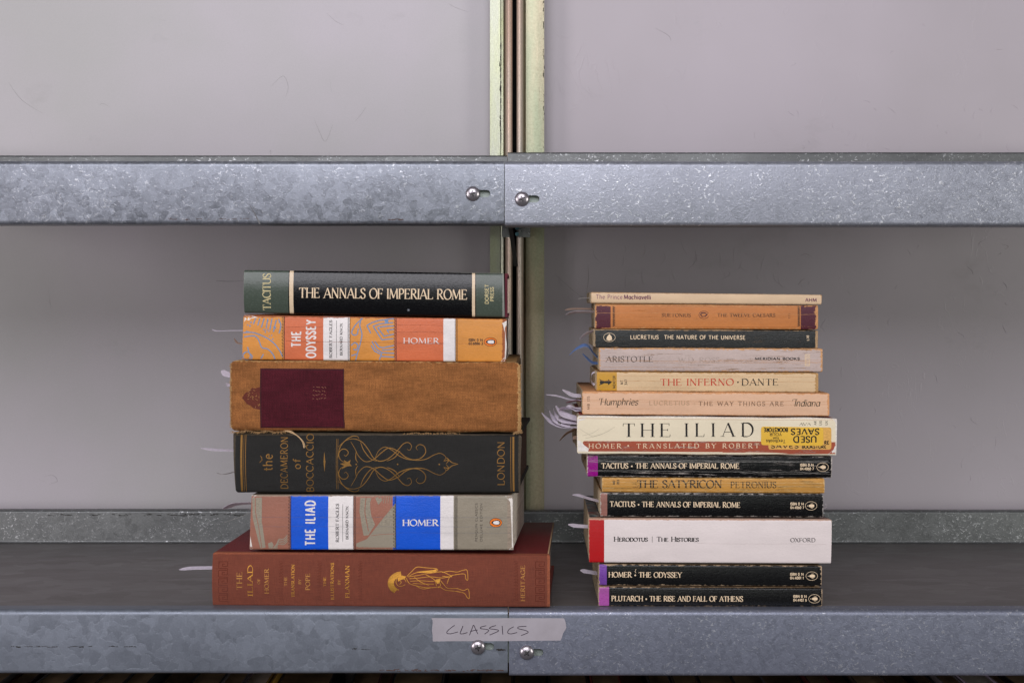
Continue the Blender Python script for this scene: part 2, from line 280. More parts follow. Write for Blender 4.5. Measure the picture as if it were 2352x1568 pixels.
# ---------------------------------------------------------------- a printable, bulging spine
class Surface:
    """a flat or bulging face standing in plane y0; pixel positions of the photo are turned into places on it"""
    def __init__(s, quad, y0, yaw=0, bulge=0, r=0):
        s.y0, s.yaw, s.b, s.r = y0, yaw, bulge, r
        xc = (quad[0][0] + quad[1][0] + quad[2][0] + quad[3][0]) / 4
        s.xc = wx(xc, y0); s.cy, s.sy = math.cos(yaw), math.sin(yaw)
        s.TL, s.TR, s.BR, s.BL = [s.loc(p) for p in quad]
        s.parts = {}
    def loc(s, p):
        a = (p[0] - VX) / (K * ZC); b = (VY - p[1]) / (K * ZC)
        t = (s.cy * (ZC + s.y0) - s.sy * s.xc) / (s.cy - a * s.sy)
        X, Y = a * t, -ZC + t
        return ((X - s.xc) * s.cy + (Y - s.y0) * s.sy, EYE + b * t)
    def zb(s, U): f = (U - s.BL[0]) / (s.BR[0] - s.BL[0]); return s.BL[1] + (s.BR[1] - s.BL[1]) * f
    def zt(s, U): f = (U - s.TL[0]) / (s.TR[0] - s.TL[0]); return s.TL[1] + (s.TR[1] - s.TL[1]) * f
    def D(s, U, z):
        a, b = s.zb(U), s.zt(U); h = b - a; v = (z - a) / h; d = max(0, min(z - a, b - z)); d_ = 0
        if d < s.r: d_ = s.r - math.sqrt(max(0, s.r ** 2 - (s.r - d) ** 2))
        return d_ + s.b * (2 * v - 1) ** 2
    key = 0
    def put(s, part, mat, off):
        return s.parts.setdefault((part, mat.name, s.key), [[], [], [], mat])
    def vert(s, m, p, off):
        U, z = s.loc(p); m[0].append((U, s.D(U, z) - off, z)); m[2].append((U - s.BL[0], z - s.zb(U))); return len(m[0]) - 1
    def stroke(s, part, mat, pts, wd, off=.07, step=2.4, smooth=False):
        if smooth: pts = catmull(pts, 6)
        m = s.put(part, mat, off); L = [pts[0]]
        fw = [0.0]
        for a, b in zip(pts, pts[1:]):
            d = math.dist(a, b); k = max(1, int(d / step))
            for i in range(1, k + 1): L.append((a[0] + (b[0] - a[0]) * i / k, a[1] + (b[1] - a[1]) * i / k))
        off += .004 * (len(m[0]) % 7)
        idx = []; n_ = len(L)
        for i, p in enumerate(L):
            a, b = L[max(0, i - 1)], L[min(n_ - 1, i + 1)]; dx, dy = b[0] - a[0], b[1] - a[1]; l = math.hypot(dx, dy) or 1
            ww = wd(dx / l, dy / l, i / max(1, n_ - 1)) if callable(wd) else wd
            nx, ny = -dy / l * ww / 2, dx / l * ww / 2
            idx.append((s.vert(m, (p[0] + nx, p[1] + ny), off), s.vert(m, (p[0] - nx, p[1] - ny), off)))
        for a, b in zip(idx, idx[1:]): m[1].append((a[0], b[0], b[1], a[1]))
    def fill(s, part, mat, poly, off=.04, step=1.6):
        m = s.put(part, mat, off); x0 = min(p[0] for p in poly); x1 = max(p[0] for p in poly); k = max(2, int((x1 - x0) / step))
        def cross(x):
            ys = []
            for a, b in zip(poly, poly[1:] + poly[:1]):
                if (a[0] <= x) != (b[0] <= x): ys.append(a[1] + (b[1] - a[1]) * (x - a[0]) / (b[0] - a[0]))
            return sorted(ys)
        for i in range(k):
            a = x0 + (x1 - x0) * i / k; b = x0 + (x1 - x0) * (i + 1) / k; mid = cross((a + b) / 2); e = (b - a) * .04
            ca, cb = cross(a + e), cross(b - e)
            if len(ca) != len(mid): ca = mid
            if len(cb) != len(mid): cb = mid
            for j in range(0, len(mid) - 1, 2):
                n_ = max(1, int(abs(mid[j + 1] - mid[j]) / 5)); prev = None
                for q in range(n_ + 1):
                    f = q / n_; p1 = (a, ca[j] + (ca[j + 1] - ca[j]) * f); p2 = (b, cb[j] + (cb[j + 1] - cb[j]) * f)
                    cur = (s.vert(m, p1, off), s.vert(m, p2, off))
                    if prev: m[1].append((prev[0], cur[0], cur[1], prev[1]))
                    prev = cur
    def text(s, part, mat, txt, p0, p1, cap, st=None, off=.07, small=None):
        st = st or SERIF; adv = []; x = 0
        for i, ch in enumerate(txt):
            k = small if (small and ch.islower()) else 1; c = ch.upper() if small else ch
            adv.append((x, c, k)); x += (G[c][0] + st['space']) * k
        total = x - st['space']; L = math.dist(p0, p1); kx = L / total
        dx, dy = (p1[0] - p0[0]) / L, (p1[1] - p0[1]) / L; ux, uy = dy, -dx
        def tr(gx, gy): gx += st['slant'] * gy * .6; return (p0[0] + dx * gx * kx + ux * gy * cap, p0[1] + dy * gx * kx + uy * gy * cap)
        rr = min(1.25, max(.7, (kx / cap) ** .5)); bo = .12 if (cap < 7 and not st['serif']) else .16 if cap < 7 else (.15 if cap < 12 else 0); T_, t_ = st['thick'] * cap * rr + bo * .5, st['thin'] * cap + bo
        def auto(a, b, _):
            ga, gb = a * dx + b * dy, a * ux + b * uy; an = math.degrees(math.atan2(gb, ga)); return t_ + (T_ - t_) * abs(math.sin(math.radians(an - st['pen'])))
        for x, c, k in adv:
            g = G[c]
            for mode, pts in g[1]:
                if mode == 't' and not st['serif']: continue
                if mode == 'D':
                    q = tr(x + pts[0][0], pts[0][1]); r = cap * .17; s.fill(part, mat, [(q[0] + r * math.cos(a), q[1] + r * math.sin(a)) for a in [i * math.pi / 5 for i in range(10)]], off, .6); continue
                P = [tr(x + a * k, b * k) for a, b in pts]
                wd = {'K': T_, 'N': t_ if st['serif'] or st['thin'] != st['thick'] else T_, 't': t_ * 1.1, 'A': auto}[mode]
                if st['serif'] and mode == 'N' and c in 'AVWXYMKN': wd = t_ * 1.15
                s.stroke(part, mat, P, wd, off)
            if st['serif']:
                for a, b in g[2]:
                    b2 = b + (.02 if b < .5 else -.02); h = st['serif']
                    s.stroke(part, mat, [tr(x + (a - h) * k, b2 * k), tr(x + (a + h) * k, b2 * k)], t_ * .95, off)
    def flush(s, parent, z0):
        for (part, mn, kk), (v, f, uv, mat) in s.parts.items():
            link(part, [(a, b, c - z0) for a, b, c in v], f, mat, parent, uvs=uv)
def book(name, quad, y0, depth, mats, label, yaw=0, bulge=.3, r=.8, th=.35, inset=.25, group=None, cat='book', pages=None, wob=.0, gapz=.0, rc=1.0):
    s = Surface(quad, y0, math.radians(yaw), bulge, r)
    z0 = min(s.BL[1], s.BR[1]); root = empty(name, (s.xc, y0, z0), math.radians(yaw)); tag(root, label, cat, group)
    s.root, s.z0 = root, z0; s.W = s.BR[0] - s.BL[0]; s.H = ((s.TL[1] - s.BL[1]) + (s.TR[1] - s.BR[1])) / 2
    Nn = max(20, int(s.W / 2.5)); d0 = r + bulge
    vs = sorted(set([0, .25 * r, .6 * r, r, 1.5 * r, rc * .1, rc * .35] + [s.H - q for q in (0, .25 * r, .6 * r, r, 1.5 * r, rc * .1, rc * .35)] + [s.H * k / 12 for k in range(2, 11)]))
    vs = [v / s.H for v in vs]
    V = []; F = []; UV = []; FM = []; nP = len(vs) + 6; seed = R.random() * 100
    for i in range(Nn + 1):
        f = i / Nn; ring = []
        for v in vs:
            U = (s.BL[0] + (s.TL[0] - s.BL[0]) * v) * (1 - f) + (s.BR[0] + (s.TR[0] - s.BR[0]) * v) * f
            hh_ = s.H; dd = min(v, 1 - v) * hh_; ins = rc - math.sqrt(max(0, rc * rc - (rc - dd) ** 2)) if dd < rc else 0; U += ins * (1 - 2 * f)
            zb, zt = s.zb(U), s.zt(U); z = zb + (zt - zb) * v; ring.append((U, s.D(U, z), z, U - s.BL[0], (zt - zb) * v))
        a, b = ring[0], ring[-1]
        bot = [(a[0], y, a[2], a[3], -(y - a[1])) for y in (depth, depth * .5, d0 + 4)]
        top = [(b[0], y, b[2], b[3], b[4] + (y - b[1])) for y in (d0 + 4, depth * .5, depth)]
        ring = bot + ring + top
        for k, p in enumerate(ring):
            wz_ = wob * noise.noise(Vector((p[3] * .035, p[1] * .03, seed + (9 if k > nP / 2 else 0)))) if (k < 5 or k > nP - 6) else 0
            wy = wob * .8 * noise.noise(Vector((p[3] * .03, p[4] * .08, seed + 20))) if 3 <= k < nP - 3 else 0
            V.append((p[0], p[1] + max(-.05, wy) * 0, p[2] + wz_ - z0)); UV.append((p[3], p[4]))
    nb = len(V)
    for i in range(Nn):
        for k in range(nP - 1):
            a = i * nP + k; F.append((a, a + nP, a + nP + 1, a + 1)); FM.append(0 if 2 <= k < nP - 3 else 1)
    # inner skin
    for i in range(Nn + 1):
        for k in range(nP):
            x, y, z = V[i * nP + k]; zb = V[i * nP][2]; zt = V[i * nP + nP - 1][2]
            V.append((x, min(depth, y + th) if 3 <= k < nP - 3 else y, min(max(z, zb + th), zt - th))); UV.append((-9, -9))
    for i in range(Nn):
        for k in range(nP - 1):
            a = nb + i * nP + k; F.append((a, a + 1, a + nP + 1, a + nP)); FM.append(2)
    for i in (0, Nn):
        base = len(V)
        for k in range(nP):
            V.append(V[i * nP + k]); UV.append((-9, -9)); V.append(V[nb + i * nP + k]); UV.append((-9, -9))
        for k in range(nP - 1):
            a = base + 2 * k; q = (a, a + 2, a + 3, a + 1); F.append(q if i == 0 else q[::-1]); FM.append(2)
    for k in (0, nP - 1):
        for i in range(Nn):
            a, b = i * nP + k, (i + 1) * nP + k; q = (a, b, b + nb, a + nb); F.append(q); FM.append(2)
    link('cover', V, F, list(mats[:3]), root, True, UV, FM)
    # text block
    PV = []; PF = []; n2 = 24
    for i in range(n2 + 1):
        f = i / n2
        for (v, D_) in ((0, depth - inset * 1.3), (0, d0 + th + .3), (1, d0 + th + .3), (1, depth - inset * 1.3)):
            U0 = s.BL[0] + inset; U1 = s.BR[0] - inset; U = U0 + (U1 - U0) * f
            zb, zt = s.zb(U) + th + .04, s.zt(U) - th - .04
            PV.append((U, D_, (zb if v == 0 else zt) - z0))
    for i in range(n2):
        for k in range(4): PF.append((i * 4 + k, i * 4 + 4 + k, i * 4 + 4 + (k + 1) % 4, i * 4 + (k + 1) % 4))
    PF += [(0, 1, 2, 3), tuple(n2 * 4 + k for k in (3, 2, 1, 0))]
    link('page_block', PV, PF, pages or PAGES, root)
    return s
def crease(b, q, lst, m, seed=0, part='spine_crease'):
    rr = random.Random(seed)
    for f, xa, xb, wd in lst:
        pts = []; x = xa; ph = rr.random() * 50
        while x <= xb:
            t = (x - q[0][0]) / (q[1][0] - q[0][0]); yt = q[0][1] + (q[1][1] - q[0][1]) * t; yb = q[3][1] + (q[2][1] - q[3][1]) * t
            pts.append((x, yt + (yb - yt) * f + 1.6 * (noise.noise(Vector((x * .02, ph, 0))) + .5 * noise.noise(Vector((x * .12, ph, 4)))))); x += 3.5
        b.stroke(part, m, pts, lambda a, c, t: wd * (.35 + .9 * abs(noise.noise(Vector((t * (xb - xa) * .06, ph, 9))))) , .115)
def fr(q, px): return max(0, (px - q[3][0]) / (q[2][0] - q[3][0]))
def bands(q, lst, yaw=0, y0=9):
    t = Surface(q, y0, math.radians(yaw)); my = (q[2][1] + q[3][1]) / 2
    return [(max(0, (t.loc((p, my))[0] - t.BL[0]) / (t.BR[0] - t.BL[0])) if i else 0, c) for i, (p, c) in enumerate(lst)]
def c1(x, y): return (470.4 + x * .328, 583.3 + y * .328)
def c2(x, y): return (413.96 + x * .376, 978.5 + y * .376)
def c3(x, y): return (1241.9 + x * .304, 649.2 + y * .304)
def c4(x, y): return (1241.9 + x * .304, 1016.1 + y * .304)
def c5(x, y): return (846.7 + x * .256, 1354.8 + y * .256)
def mp(f, pts): return [f(*p) for p in pts]
def ell(cx, cy, rx, ry, n=28, a0=0, a1=360): return arc(cx, cy, rx, ry, a0, a1, n)
PAGES = page_mat('page_edges'); PAGESW = page_mat('pale_page_edges', '#e2d8cc'); PAGESD = page_mat('brown_page_edges', '#a98a66')
# ================================================================ SETTING
m_wall = N('painted_panel'); o_ = m_wall.obj()
big = m_wall.noise(o_, 3.5, 4); fn = m_wall.noise(o_, 900, 2)
spk = m_wall.rng(m_wall.noise(o_, 55, 9, .85), .735, .755)
col = m_wall.mix(m_wall.rng(big, .35, .65), lin('#aaa8a8'), lin('#b3adb3'))
col = m_wall.mix(1, col, m_wall.rng(fn, .3, .7, .97, 1.03), 'MULTIPLY')
smg = m_wall.rng(m_wall.noise(m_wall.scale(o_, (1, 1, 1.6)), 7, 7, .7), .60, .74); col = m_wall.mix(m_wall.math('MULTIPLY', smg, .22), col, lin('#7d7876'))
col = m_wall.mix(m_wall.math('MULTIPLY', spk, .5), col, lin('#4a4240'))
MW = m_wall.done(col, .38, 0, m_wall.bump(m_wall.noise(o_, 12, 3), .004, .15), .35)
q_ = N('painted_panel_rough'); o_ = q_.obj()
big = q_.noise(o_, 3, 4); wrm = q_.noise(q_.scale(o_, (26, 26, 14)), 1, 3, .5, 1.6)
line = q_.rng(q_.math('ABSOLUTE', q_.math('SUBTRACT', wrm, .5)), 0, .012, 1, 0)
mask = q_.rng(q_.noise(o_, 22, 3), .52, .62); blob = q_.math('MULTIPLY', line, mask)
spk = q_.rng(q_.noise(o_, 60, 9, .85), .735, .755)
col = q_.mix(q_.rng(big, .35, .65), lin('#aaa3a8'), lin('#b3abb2')); smg = q_.rng(q_.noise(q_.scale(o_, (1, 1, 1.6)), 7, 7, .7), .60, .74); col = q_.mix(q_.math('MULTIPLY', smg, .22), col, lin('#7d7876')); col = q_.mix(q_.math('MULTIPLY', spk, .5), col, lin('#4a4240'))
MW2 = q_.done(col, .42, 0, q_.bump(q_.math('ADD', q_.math('MULTIPLY', blob, .25), q_.noise(o_, 10, 3)), .0025, .22), .35)
YW = 352
for nm, xa, xb, m, lb in (('back_panel', -900, wx(1177, YW), MW, 'smooth grey painted back panel behind the left stack and left shelves'),
                          ('back_panel', wx(1186.5, YW), 900, MW2, 'grey painted back panel with raised worm-like drips behind the right stack')):
    v, f = box(xa, xb, YW, YW + 2, -420, 900); tag(link(nm, v, f, m), lb, 'panel')
v, f = box(-950, 950, 440, 450, -420, 900); o = link('slot_backing', v, f, plain('slot_backing_dark', '#1a1816')); o['kind'] = 'structure'  # dark sheet added behind the panels so the gap between posts goes black
# posts
def post_mat(name, a, b):
    q = N(name); o = q.obj(); n1 = q.noise(q.scale(o, (30, 30, 5)), 1, 5, .6); n2 = q.noise(o, 500, 5, .7); n3 = q.noise(q.scale(o, (300, 300, 25)), 1, 8, .8)
    col = q.mix(q.rng(n1, .38, .62), lin(a), lin(b)); col = q.mix(1, col, q.rng(n2, .3, .7, .82, 1.12), 'MULTIPLY')
    col = q.mix(q.math('MULTIPLY', q.rng(n3, .62, .68), .75), col, lin('#2b2620'))
    return q.done(col, q.rng(n1, .3, .7, .32, .46), .5, q.bump(n2, .0005, .35))
PM = post_mat('post_zinc', '#acb188', '#b6b9ac'); PM2 = post_mat('post_zinc_warm', '#b5a78d', '#a2a88c'); PT = post_mat('channel_zinc', '#c9ae9c', '#bdb6aa')
PY = 330
def post(name, prof, label, m, a0=99, a1=-1):
    V = []; F = []; n = len(prof); zs = [-420 + i * 60 for i in range(23)]
    # thicken the folded sheet by 1.6 mm
    back = []; fm_ = []
    for i, p in enumerate(prof):
        a = Vector(prof[max(0, i - 1)]); b = Vector(prof[min(n - 1, i + 1)]); d = (b - a).normalized(); back.append((p[0] - d.y * 1.4, p[1] + d.x * 1.4))
    loop = list(prof) + back[::-1]; L = len(loop)
    for z in zs:
        for p in loop: V.append((p[0], p[1], z))
    for i in range(len(zs) - 1):
        for k in range(L):
            F.append((i * L + k, i * L + (k + 1) % L, (i + 1) * L + (k + 1) % L, (i + 1) * L + k)); kk = k if k < n else L - 1 - k; fm_.append(1 if a0 <= kk <= a1 else 0)
    F.append(tuple(range(L))[::-1]); F.append(tuple((len(zs) - 1) * L + k for k in range(L))); fm_ += [0, 0]
    o = link(name, V, F, [m, PT], smooth=True, fm=fm_); o.data.set_sharp_from_angle(angle=math.radians(38))
    return tag(o, label, 'post')
def px_(p): return wx(p, PY)
x0, x1, x2, x3, x4 = px_(1125.5), px_(1149), px_(1156), px_(1161), px_(1177)
post('steel_post', [(x0, PY), (x1, PY), (x1 + .4, PY + 1), (x1 + .8, PY), (x2, PY - 1), (x2 + .8, PY + 2), (x3 - .6, PY + 6), (x3, PY - 3), (x3 + .9, PY - 5.6), (x3 + 2.2, PY - 7.2), (x3 + 3.7, PY - 7.8), (x4 - 2, PY - 7.3), (x4 - .7, PY - 6), (x4, PY - 3.5), (x4, PY + 16)],
     'pale zinc steel post left of the dark slot, with folded channel edge', PM, 6, 14)
x0, x1, x2, x3 = px_(1186.5), px_(1202), px_(1208), px_(1250)
post('steel_post', [(x0, PY + 16), (x0, PY - 3.5), (x0 + .7, PY - 6), (x0 + 2, PY - 7.3), (x0 + 3.6, PY - 7.8), (x1 - 2, PY - 7.2), (x1 - .7, PY - 5.6), (x1, PY - 3), (x1 + .6, PY + 6), (x2 - .6, PY + 4), (x2, PY), (x2 + 5, PY - 1.2), (x3 - 5, PY - .6), (x3, PY)],
     'yellowish steel post right of the dark slot, with wide flat flange', PM2, 0, 7)
# small clips under the upper shelf and the dark strap
MC = galv('clip_steel', '#8f8f90', 200, .4, .3)
for p0, p1, lb in ((1153, 1171, 'small grey bracket clip under the left upper shelf at the post'), (1191, 1218, 'small shiny bracket clip under the right upper shelf at the post')):
    t = empty('bracket_clip', (wx((p0 + p1) / 2, 316), 316, wz(545, 316))); tag(t, lb, 'bracket')
    w_ = (p1 - p0) / K * 1.28 / 2
    v, f = box(-w_, w_, -4, 6, 0, 20); link('clip_body', v, f, MC, t)
    v, f = box(-w_ * .35, w_ * .1, -6, -4.1, 1, 20); link('clip_rib', v, f, MC, t)
    if p0 > 1180:
        for zz in (3, 9):
            vv, ff = tube([(-w_ - 1.5, -9, zz), (-w_ - 1.5, -3, zz)], 2.1, 10); link('bolt_tip', vv, ff, plain('blue_zinc', '#5f8390', .3, .8), t)
pts = [(wx(1172, 300), 300, wz(518, 300)), (wx(1178, 305), 305, wz(560, 305)), (wx(1185, 310), 310, wz(612, 310))]
V = []
for p in pts: V += [(p[0] - 2.2, p[1], p[2]), (p[0] + 2.2, p[1], p[2]), (p[0] + 2.2, p[1] + 1, p[2]), (p[0] - 2.2, p[1] + 1, p[2])]
F = [(i * 4 + k, i * 4 + (k + 1) % 4, i * 4 + 4 + (k + 1) % 4, i * 4 + 4 + k) for i in range(2) for k in range(4)] + [(3, 2, 1, 0), (8, 9, 10, 11)]
tag(link('brace_strap', V, F, plain('black_steel', '#2a2724', .5)), 'thin dark diagonal strap hanging in the slot between the posts', 'strap')
# shelves: a folded tray with a front rail, a return flange and a raised rear lip
GL = galv('galvanised_spangle', '#7f838c', 150, .5, .38, con=.24, dirt=.22, edge_=.14, fleck=.4, metal=.6)
GR = galv('galvanised_flecked', '#92959f', 260, .3, .40, fleck=.7, con=.06, dirt=.14, metal=.6)
GL2 = galv('galvanised_spangle_dull', '#7b818c', 80, .4, .45, con=.08, dirt=.16, edge_=.06, metal=.6)
GR2 = galv('galvanised_flecked_dull', '#7b7f8e', 300, .2, .42, fleck=.4, con=.05, dirt=.12, metal=.6)
GT = galv('tray_steel', '#6b6665', 40, .2, .40, stretch=(.5, 1.0, 1), con=.06, metal=.45, dirt=.2, scr=.4)
GT2 = galv('rear_lip_steel', '#646666', 120, .3, .42, fleck=.45, con=.10, metal=.6, dirt=.25)
FLIP = True
def strip(profile, x0, x1, nx=60):
    V = []; F = []; n = len(profile); th = 1.2; bk = []
    for i, p in enumerate(profile):
        a = Vector(profile[max(0, i - 1)]); b = Vector(profile[min(n - 1, i + 1)]); d = (b - a).normalized(); bk.append((p[0] + d.y * th, p[1] - d.x * th))
    loop = list(profile) + bk[::-1]; L = len(loop)
    for i in range(nx + 1):
        x = x0 + (x1 - x0) * i / nx
        for j, (y, z) in enumerate(loop): V.append((x, y + .18 * noise.noise(Vector((x * .012, z * .02, 3))), z + .12 * noise.noise(Vector((x * .01, 7, 1)))))
    for i in range(nx):
        for k in range(L): F.append((i * L + k, (i + 1) * L + k, (i + 1) * L + (k + 1) % L, i * L + (k + 1) % L))
    F.append(tuple(range(L))); F.append(tuple(nx * L + k for k in range(L))[::-1])
    return V, [tuple(reversed(f)) for f in F] if FLIP else F
def bend(cy, cz, r, a0, a1, n=6): return [(cy + r * math.cos(math.radians(a0 + (a1 - a0) * i / n)), cz + r * math.sin(math.radians(a0 + (a1 - a0) * i / n))) for i in range(n + 1)]
SM = N('screw_steel'); o_ = SM.obj(); MS = SM.done(SM.mix(1, lin('#a9a3a8'), SM.rng(SM.noise(o_, 900, 4), .3, .7, .8, 1.1), 'MULTIPLY'), .3, .85, SM.bump(SM.noise(o_, 500, 4), .0003, .3))
MD = plain('dark_recess', '#1c1a1b', .6, .3)
import bmesh
def fixn(me):
    bm = bmesh.new(); bm.from_mesh(me); bmesh.ops.recalc_face_normals(bm, faces=bm.faces); bm.to_mesh(me); bm.free()
def shelf(label, x0, x1, z, front, mf, mt, ml, lip, screw=None, slot=None, tray_z=0, rot=0):
    root = empty('metal_shelf', ((x0 + x1) / 2, 0, z)); tag(root, label, 'shelf'); cx = (x0 + x1) / 2; a, b = x0 - cx, x1 - cx; rr = 4.5
    prof = [(26, -front), (26, -front + .01)][:1] + bend(3.2, -front + 3.2, 3.2, 270, 180) + bend(rr, -rr, rr, 180, 90) + [(16, 0)]
    V, F = strip(prof, a, b, 80)
    fl = link('front_rail', V, F, mf, root, True)
    for e in fl.data.polygons: e.use_smooth = len(e.vertices) == 4
    fl.data.set_sharp_from_angle(angle=math.radians(40))
    if slot:
        fixn(fl.data)
        sx0, sx1, sz, hh = slot; n = 10
        out = [(sx1 - hh + hh * math.cos(t), sz + hh * math.sin(t)) for t in [-math.pi / 2 + math.pi * i / n for i in range(n + 1)]] + [(sx0 + hh + hh * math.cos(t), sz + hh * math.sin(t)) for t in [math.pi / 2 + math.pi * i / n for i in range(n + 1)]]
        L = len(out); cv = [(p[0] - cx, y, p[1] - z) for y in (-4, 8) for p in out]
        cf = [(i, (i + 1) % L, L + (i + 1) % L, L + i) for i in range(L)] + [tuple(range(L))[::-1], tuple(range(L, 2 * L))]
        cut = link('cutter', cv, cf, mf, root); fixn(cut.data)
        md = fl.modifiers.new('slot', 'BOOLEAN'); md.object = cut; md.operation = 'DIFFERENCE'; md.solver = 'EXACT'
        bpy.context.view_layer.update(); dg = bpy.context.evaluated_depsgraph_get()
        nm = bpy.data.meshes.new_from_object(fl.evaluated_get(dg)); fl.modifiers.clear(); fl.data = nm; bpy.data.objects.remove(cut)
        nm.set_sharp_from_angle(angle=math.radians(35))
    V, F = strip([(16.05, 0), (60, 0), (150, 0), (240, 0), (306, 0)], a, b, 60); link('tray', V, F, mt, root, True).data.set_sharp_from_angle(angle=math.radians(40))
    prof = bend(306.1, 2.6, 2.6, 270, 360, 5) + bend(308.7 + 2.4, lip - 2.4, 2.4, 180, 90, 5) + [(321, lip)]
    V, F = strip(prof, a, b, 60); link('rear_lip', V, F, ml, root, True).data.set_sharp_from_angle(angle=math.radians(40))
    if screw:
        sx, sz, ang = screw; r = 6.0; V = []; F = []; n = 28
        for k in range(7):
            t = k / 6 * math.pi / 2; rad = r * math.cos(t) if k < 6 else 0.001
            for i in range(n): V.append((rad * math.cos(2 * math.pi * i / n), -3.0 * math.sin(t) - .3, rad * math.sin(2 * math.pi * i / n)))
        for k in range(6):
            for i in range(n): F.append((k * n + i, k * n + (i + 1) % n, (k + 1) * n + (i + 1) % n, (k + 1) * n + i))
        base = len(V); V += [(x, .6, z_) for x, y, z_ in V[:n]]
        for i in range(n): F.append((i, base + i, base + (i + 1) % n, (i + 1) % n))
        so = link('screw', V, F, MS, root, True); so.location = ((sx - cx) * S, -.2 * S, (sz - z) * S)
        V = []; F = []
        for an in (ang, ang + 90):
            c_, s_ = math.cos(math.radians(an)), math.sin(math.radians(an)); b0 = len(V)
            for y in (-3.55, -2.6):
                for u_, w_ in ((-2.6, -.3), (-.9, -.75), (.9, -.75), (2.6, -.3), (2.6, .3), (.9, .75), (-.9, .75), (-2.6, .3)): V.append((u_ * c_ - w_ * s_, y + (.35 if abs(u_) > 2 and y < -3 else 0) + an * .0004, u_ * s_ + w_ * c_))
            F.append(tuple(b0 + k for k in range(8))); F += [(b0 + k, b0 + 8 + k, b0 + 8 + (k + 1) % 8, b0 + (k + 1) % 8) for k in range(8)]
        link('cross_recess', V, F, MD, so)
    return root
SX = wx(1158.5); SXL = wx(1167.3); zU = wz(369)
def hp(px, py): return (wx(px), wz(py))
s_ul = shelf('left half of the upper metal shelf, leafy galvanised pattern, empty', -640, SX - .25, zU, (515 - 369) / K, GL, GT, GT2, 37, (*hp(1086, 445), 10), (wx(1090), wx(1126), wz(444.5), 2.9))
s_ur = shelf('right half of the upper metal shelf, bright white-flecked steel, empty', SX + .3, 640, zU - .3, (518 - 369) / K, GR, GT, GT2, 40.5, (*hp(1199, 457), 20), (wx(1203), wx(1239), wz(457), 2.9))
s_ll = shelf('left half of the lower metal shelf, carrying the tall left book stack', -640, SXL - .5, 0, (1546 - 1399) / K, GL2, GT, GT2, 33.5, (*hp(1098, 1485), 12), (wx(1102), wx(1135), wz(1484), 2.9))
s_lr = shelf('right half of the lower metal shelf, carrying the right paperback stack', SXL + .7, 640, -.25, (1551 - 1399) / K, GR2, GT, GT2, 33, (*hp(1210, 1497), 40), (wx(1214), wx(1248), wz(1497.5), 2.9))
for z, lb in ((zU, 'grey plate behind the joint of the two upper shelf rails'), (0, 'grey plate behind the joint of the two lower shelf rails')):
    v, f = box(-45, 25, 5.5, 7, z - 44, z - 6); tag(link('splice_plate', v, f, galv('plate_steel_%d' % z, '#a9b3ac', 150, .2, .5, metal=.4)), lb, 'plate')
v, f = box(-640, 640, 0, 330, -382, -380); tag(link('metal_shelf', v, f, GT), 'lowest metal shelf hidden under the dark row of books', 'shelf')
# ================================================================ BOOKS (left stack)
# 1: glossy hardback
GL_ = 'books in the left stack'; GR_ = 'paperbacks in the right stack'
q = [(559, 620), (1157, 627), (1159, 729), (560, 718.5)]
W1, H1 = 210, 35.5
cm = cover_mat('glossy_jacket', W1, H1, bands(q, [(0, '#414a41'), (662, '#0a0a0a'), (664.5, '#cdb79a'), (674, '#08080a'), (1087.5, '#cdb79a'), (1094.5, '#0a0a0a'), (1096, '#414a41')]), rough=.24, edge=.1, grain=.25, fade=.1, seed=1, creases=.25, wear='#7d8078')
bd = cover_mat('black_jacket_board', W1, 300, '#12120f', rough=.35, seed=1, edge=0, grain=.1)
b = book('hardback_book', q, 9, 140, (cm, bd, plain('jacket_edge', '#3c4038')), 'glossy black hardback with grey-green ends and cream title, top of the left stack', bulge=2.6, r=1.6, th=2.2, inset=3, group=GL_, pages=PAGESW)
CR = ink_mat('cream_ink', '#dcc4a4'); 
b.text('title_lettering', CR, 'THE ANNALS OF IMPERIAL ROME', (687, 683.5), (1073, 688), 23, SERIFL)
CRG = ink_mat('khaki_ink', '#c8b98a')
b.text('author_lettering', CRG, 'TACITUS', (621.3, 712), (621.3, 628), 18, SERIFL)
b.text('publisher_lettering', CRG, 'DORSET', (1122, 698), (1122, 653), 8, SANSM); b.text('publisher_lettering', CRG, 'PRESS', (1134, 691.5), (1134, 659.4), 8, SANSM)
for a in (0, 60, 120): b.stroke('scuff_mark', plain('scuff', '#8a8f96'), [(938 - 3 * math.cos(math.radians(a)), 712 - 3 * math.sin(math.radians(a))), (938 + 3 * math.cos(math.radians(a)), 712 + 3 * math.sin(math.radians(a)))], .7)
# burgundy cloth board showing at the jacket's right end
rb = []
v, f = box(b.BR[0] + .15, b.BR[0] + 3.2, 3.4, 138, .3, 2.4); H = b.TR[1] - b.z0
m_burg = cover_mat('burgundy_cloth', 400, 400, '#5d1f2c', cloth=.9, rough=.8, edge=0)
V = []; F = []
for (za, zb_) in ((b.BR[1] - b.z0 + .3, b.BR[1] - b.z0 + 2.5), (H - 2.6, H - .4)):
    v, f = box(b.BR[0] + .15, b.BR[0] + 3.0, 3.4, 138, za, zb_); k = len(V); V += v; F += [tuple(i + k for i in g) for g in f]
v, f = box(b.BR[0] + .15, b.BR[0] + 2.2, 2.4, 4.4, b.BR[1] - b.z0 + .2, H - .3); k = len(V); V += v; F += [tuple(i + k for i in g) for g in f]
link('cloth_case', V, F, m_burg, b.root, uvs=[(p[0], p[2]) for p in V])
b.flush(b.root, b.z0)
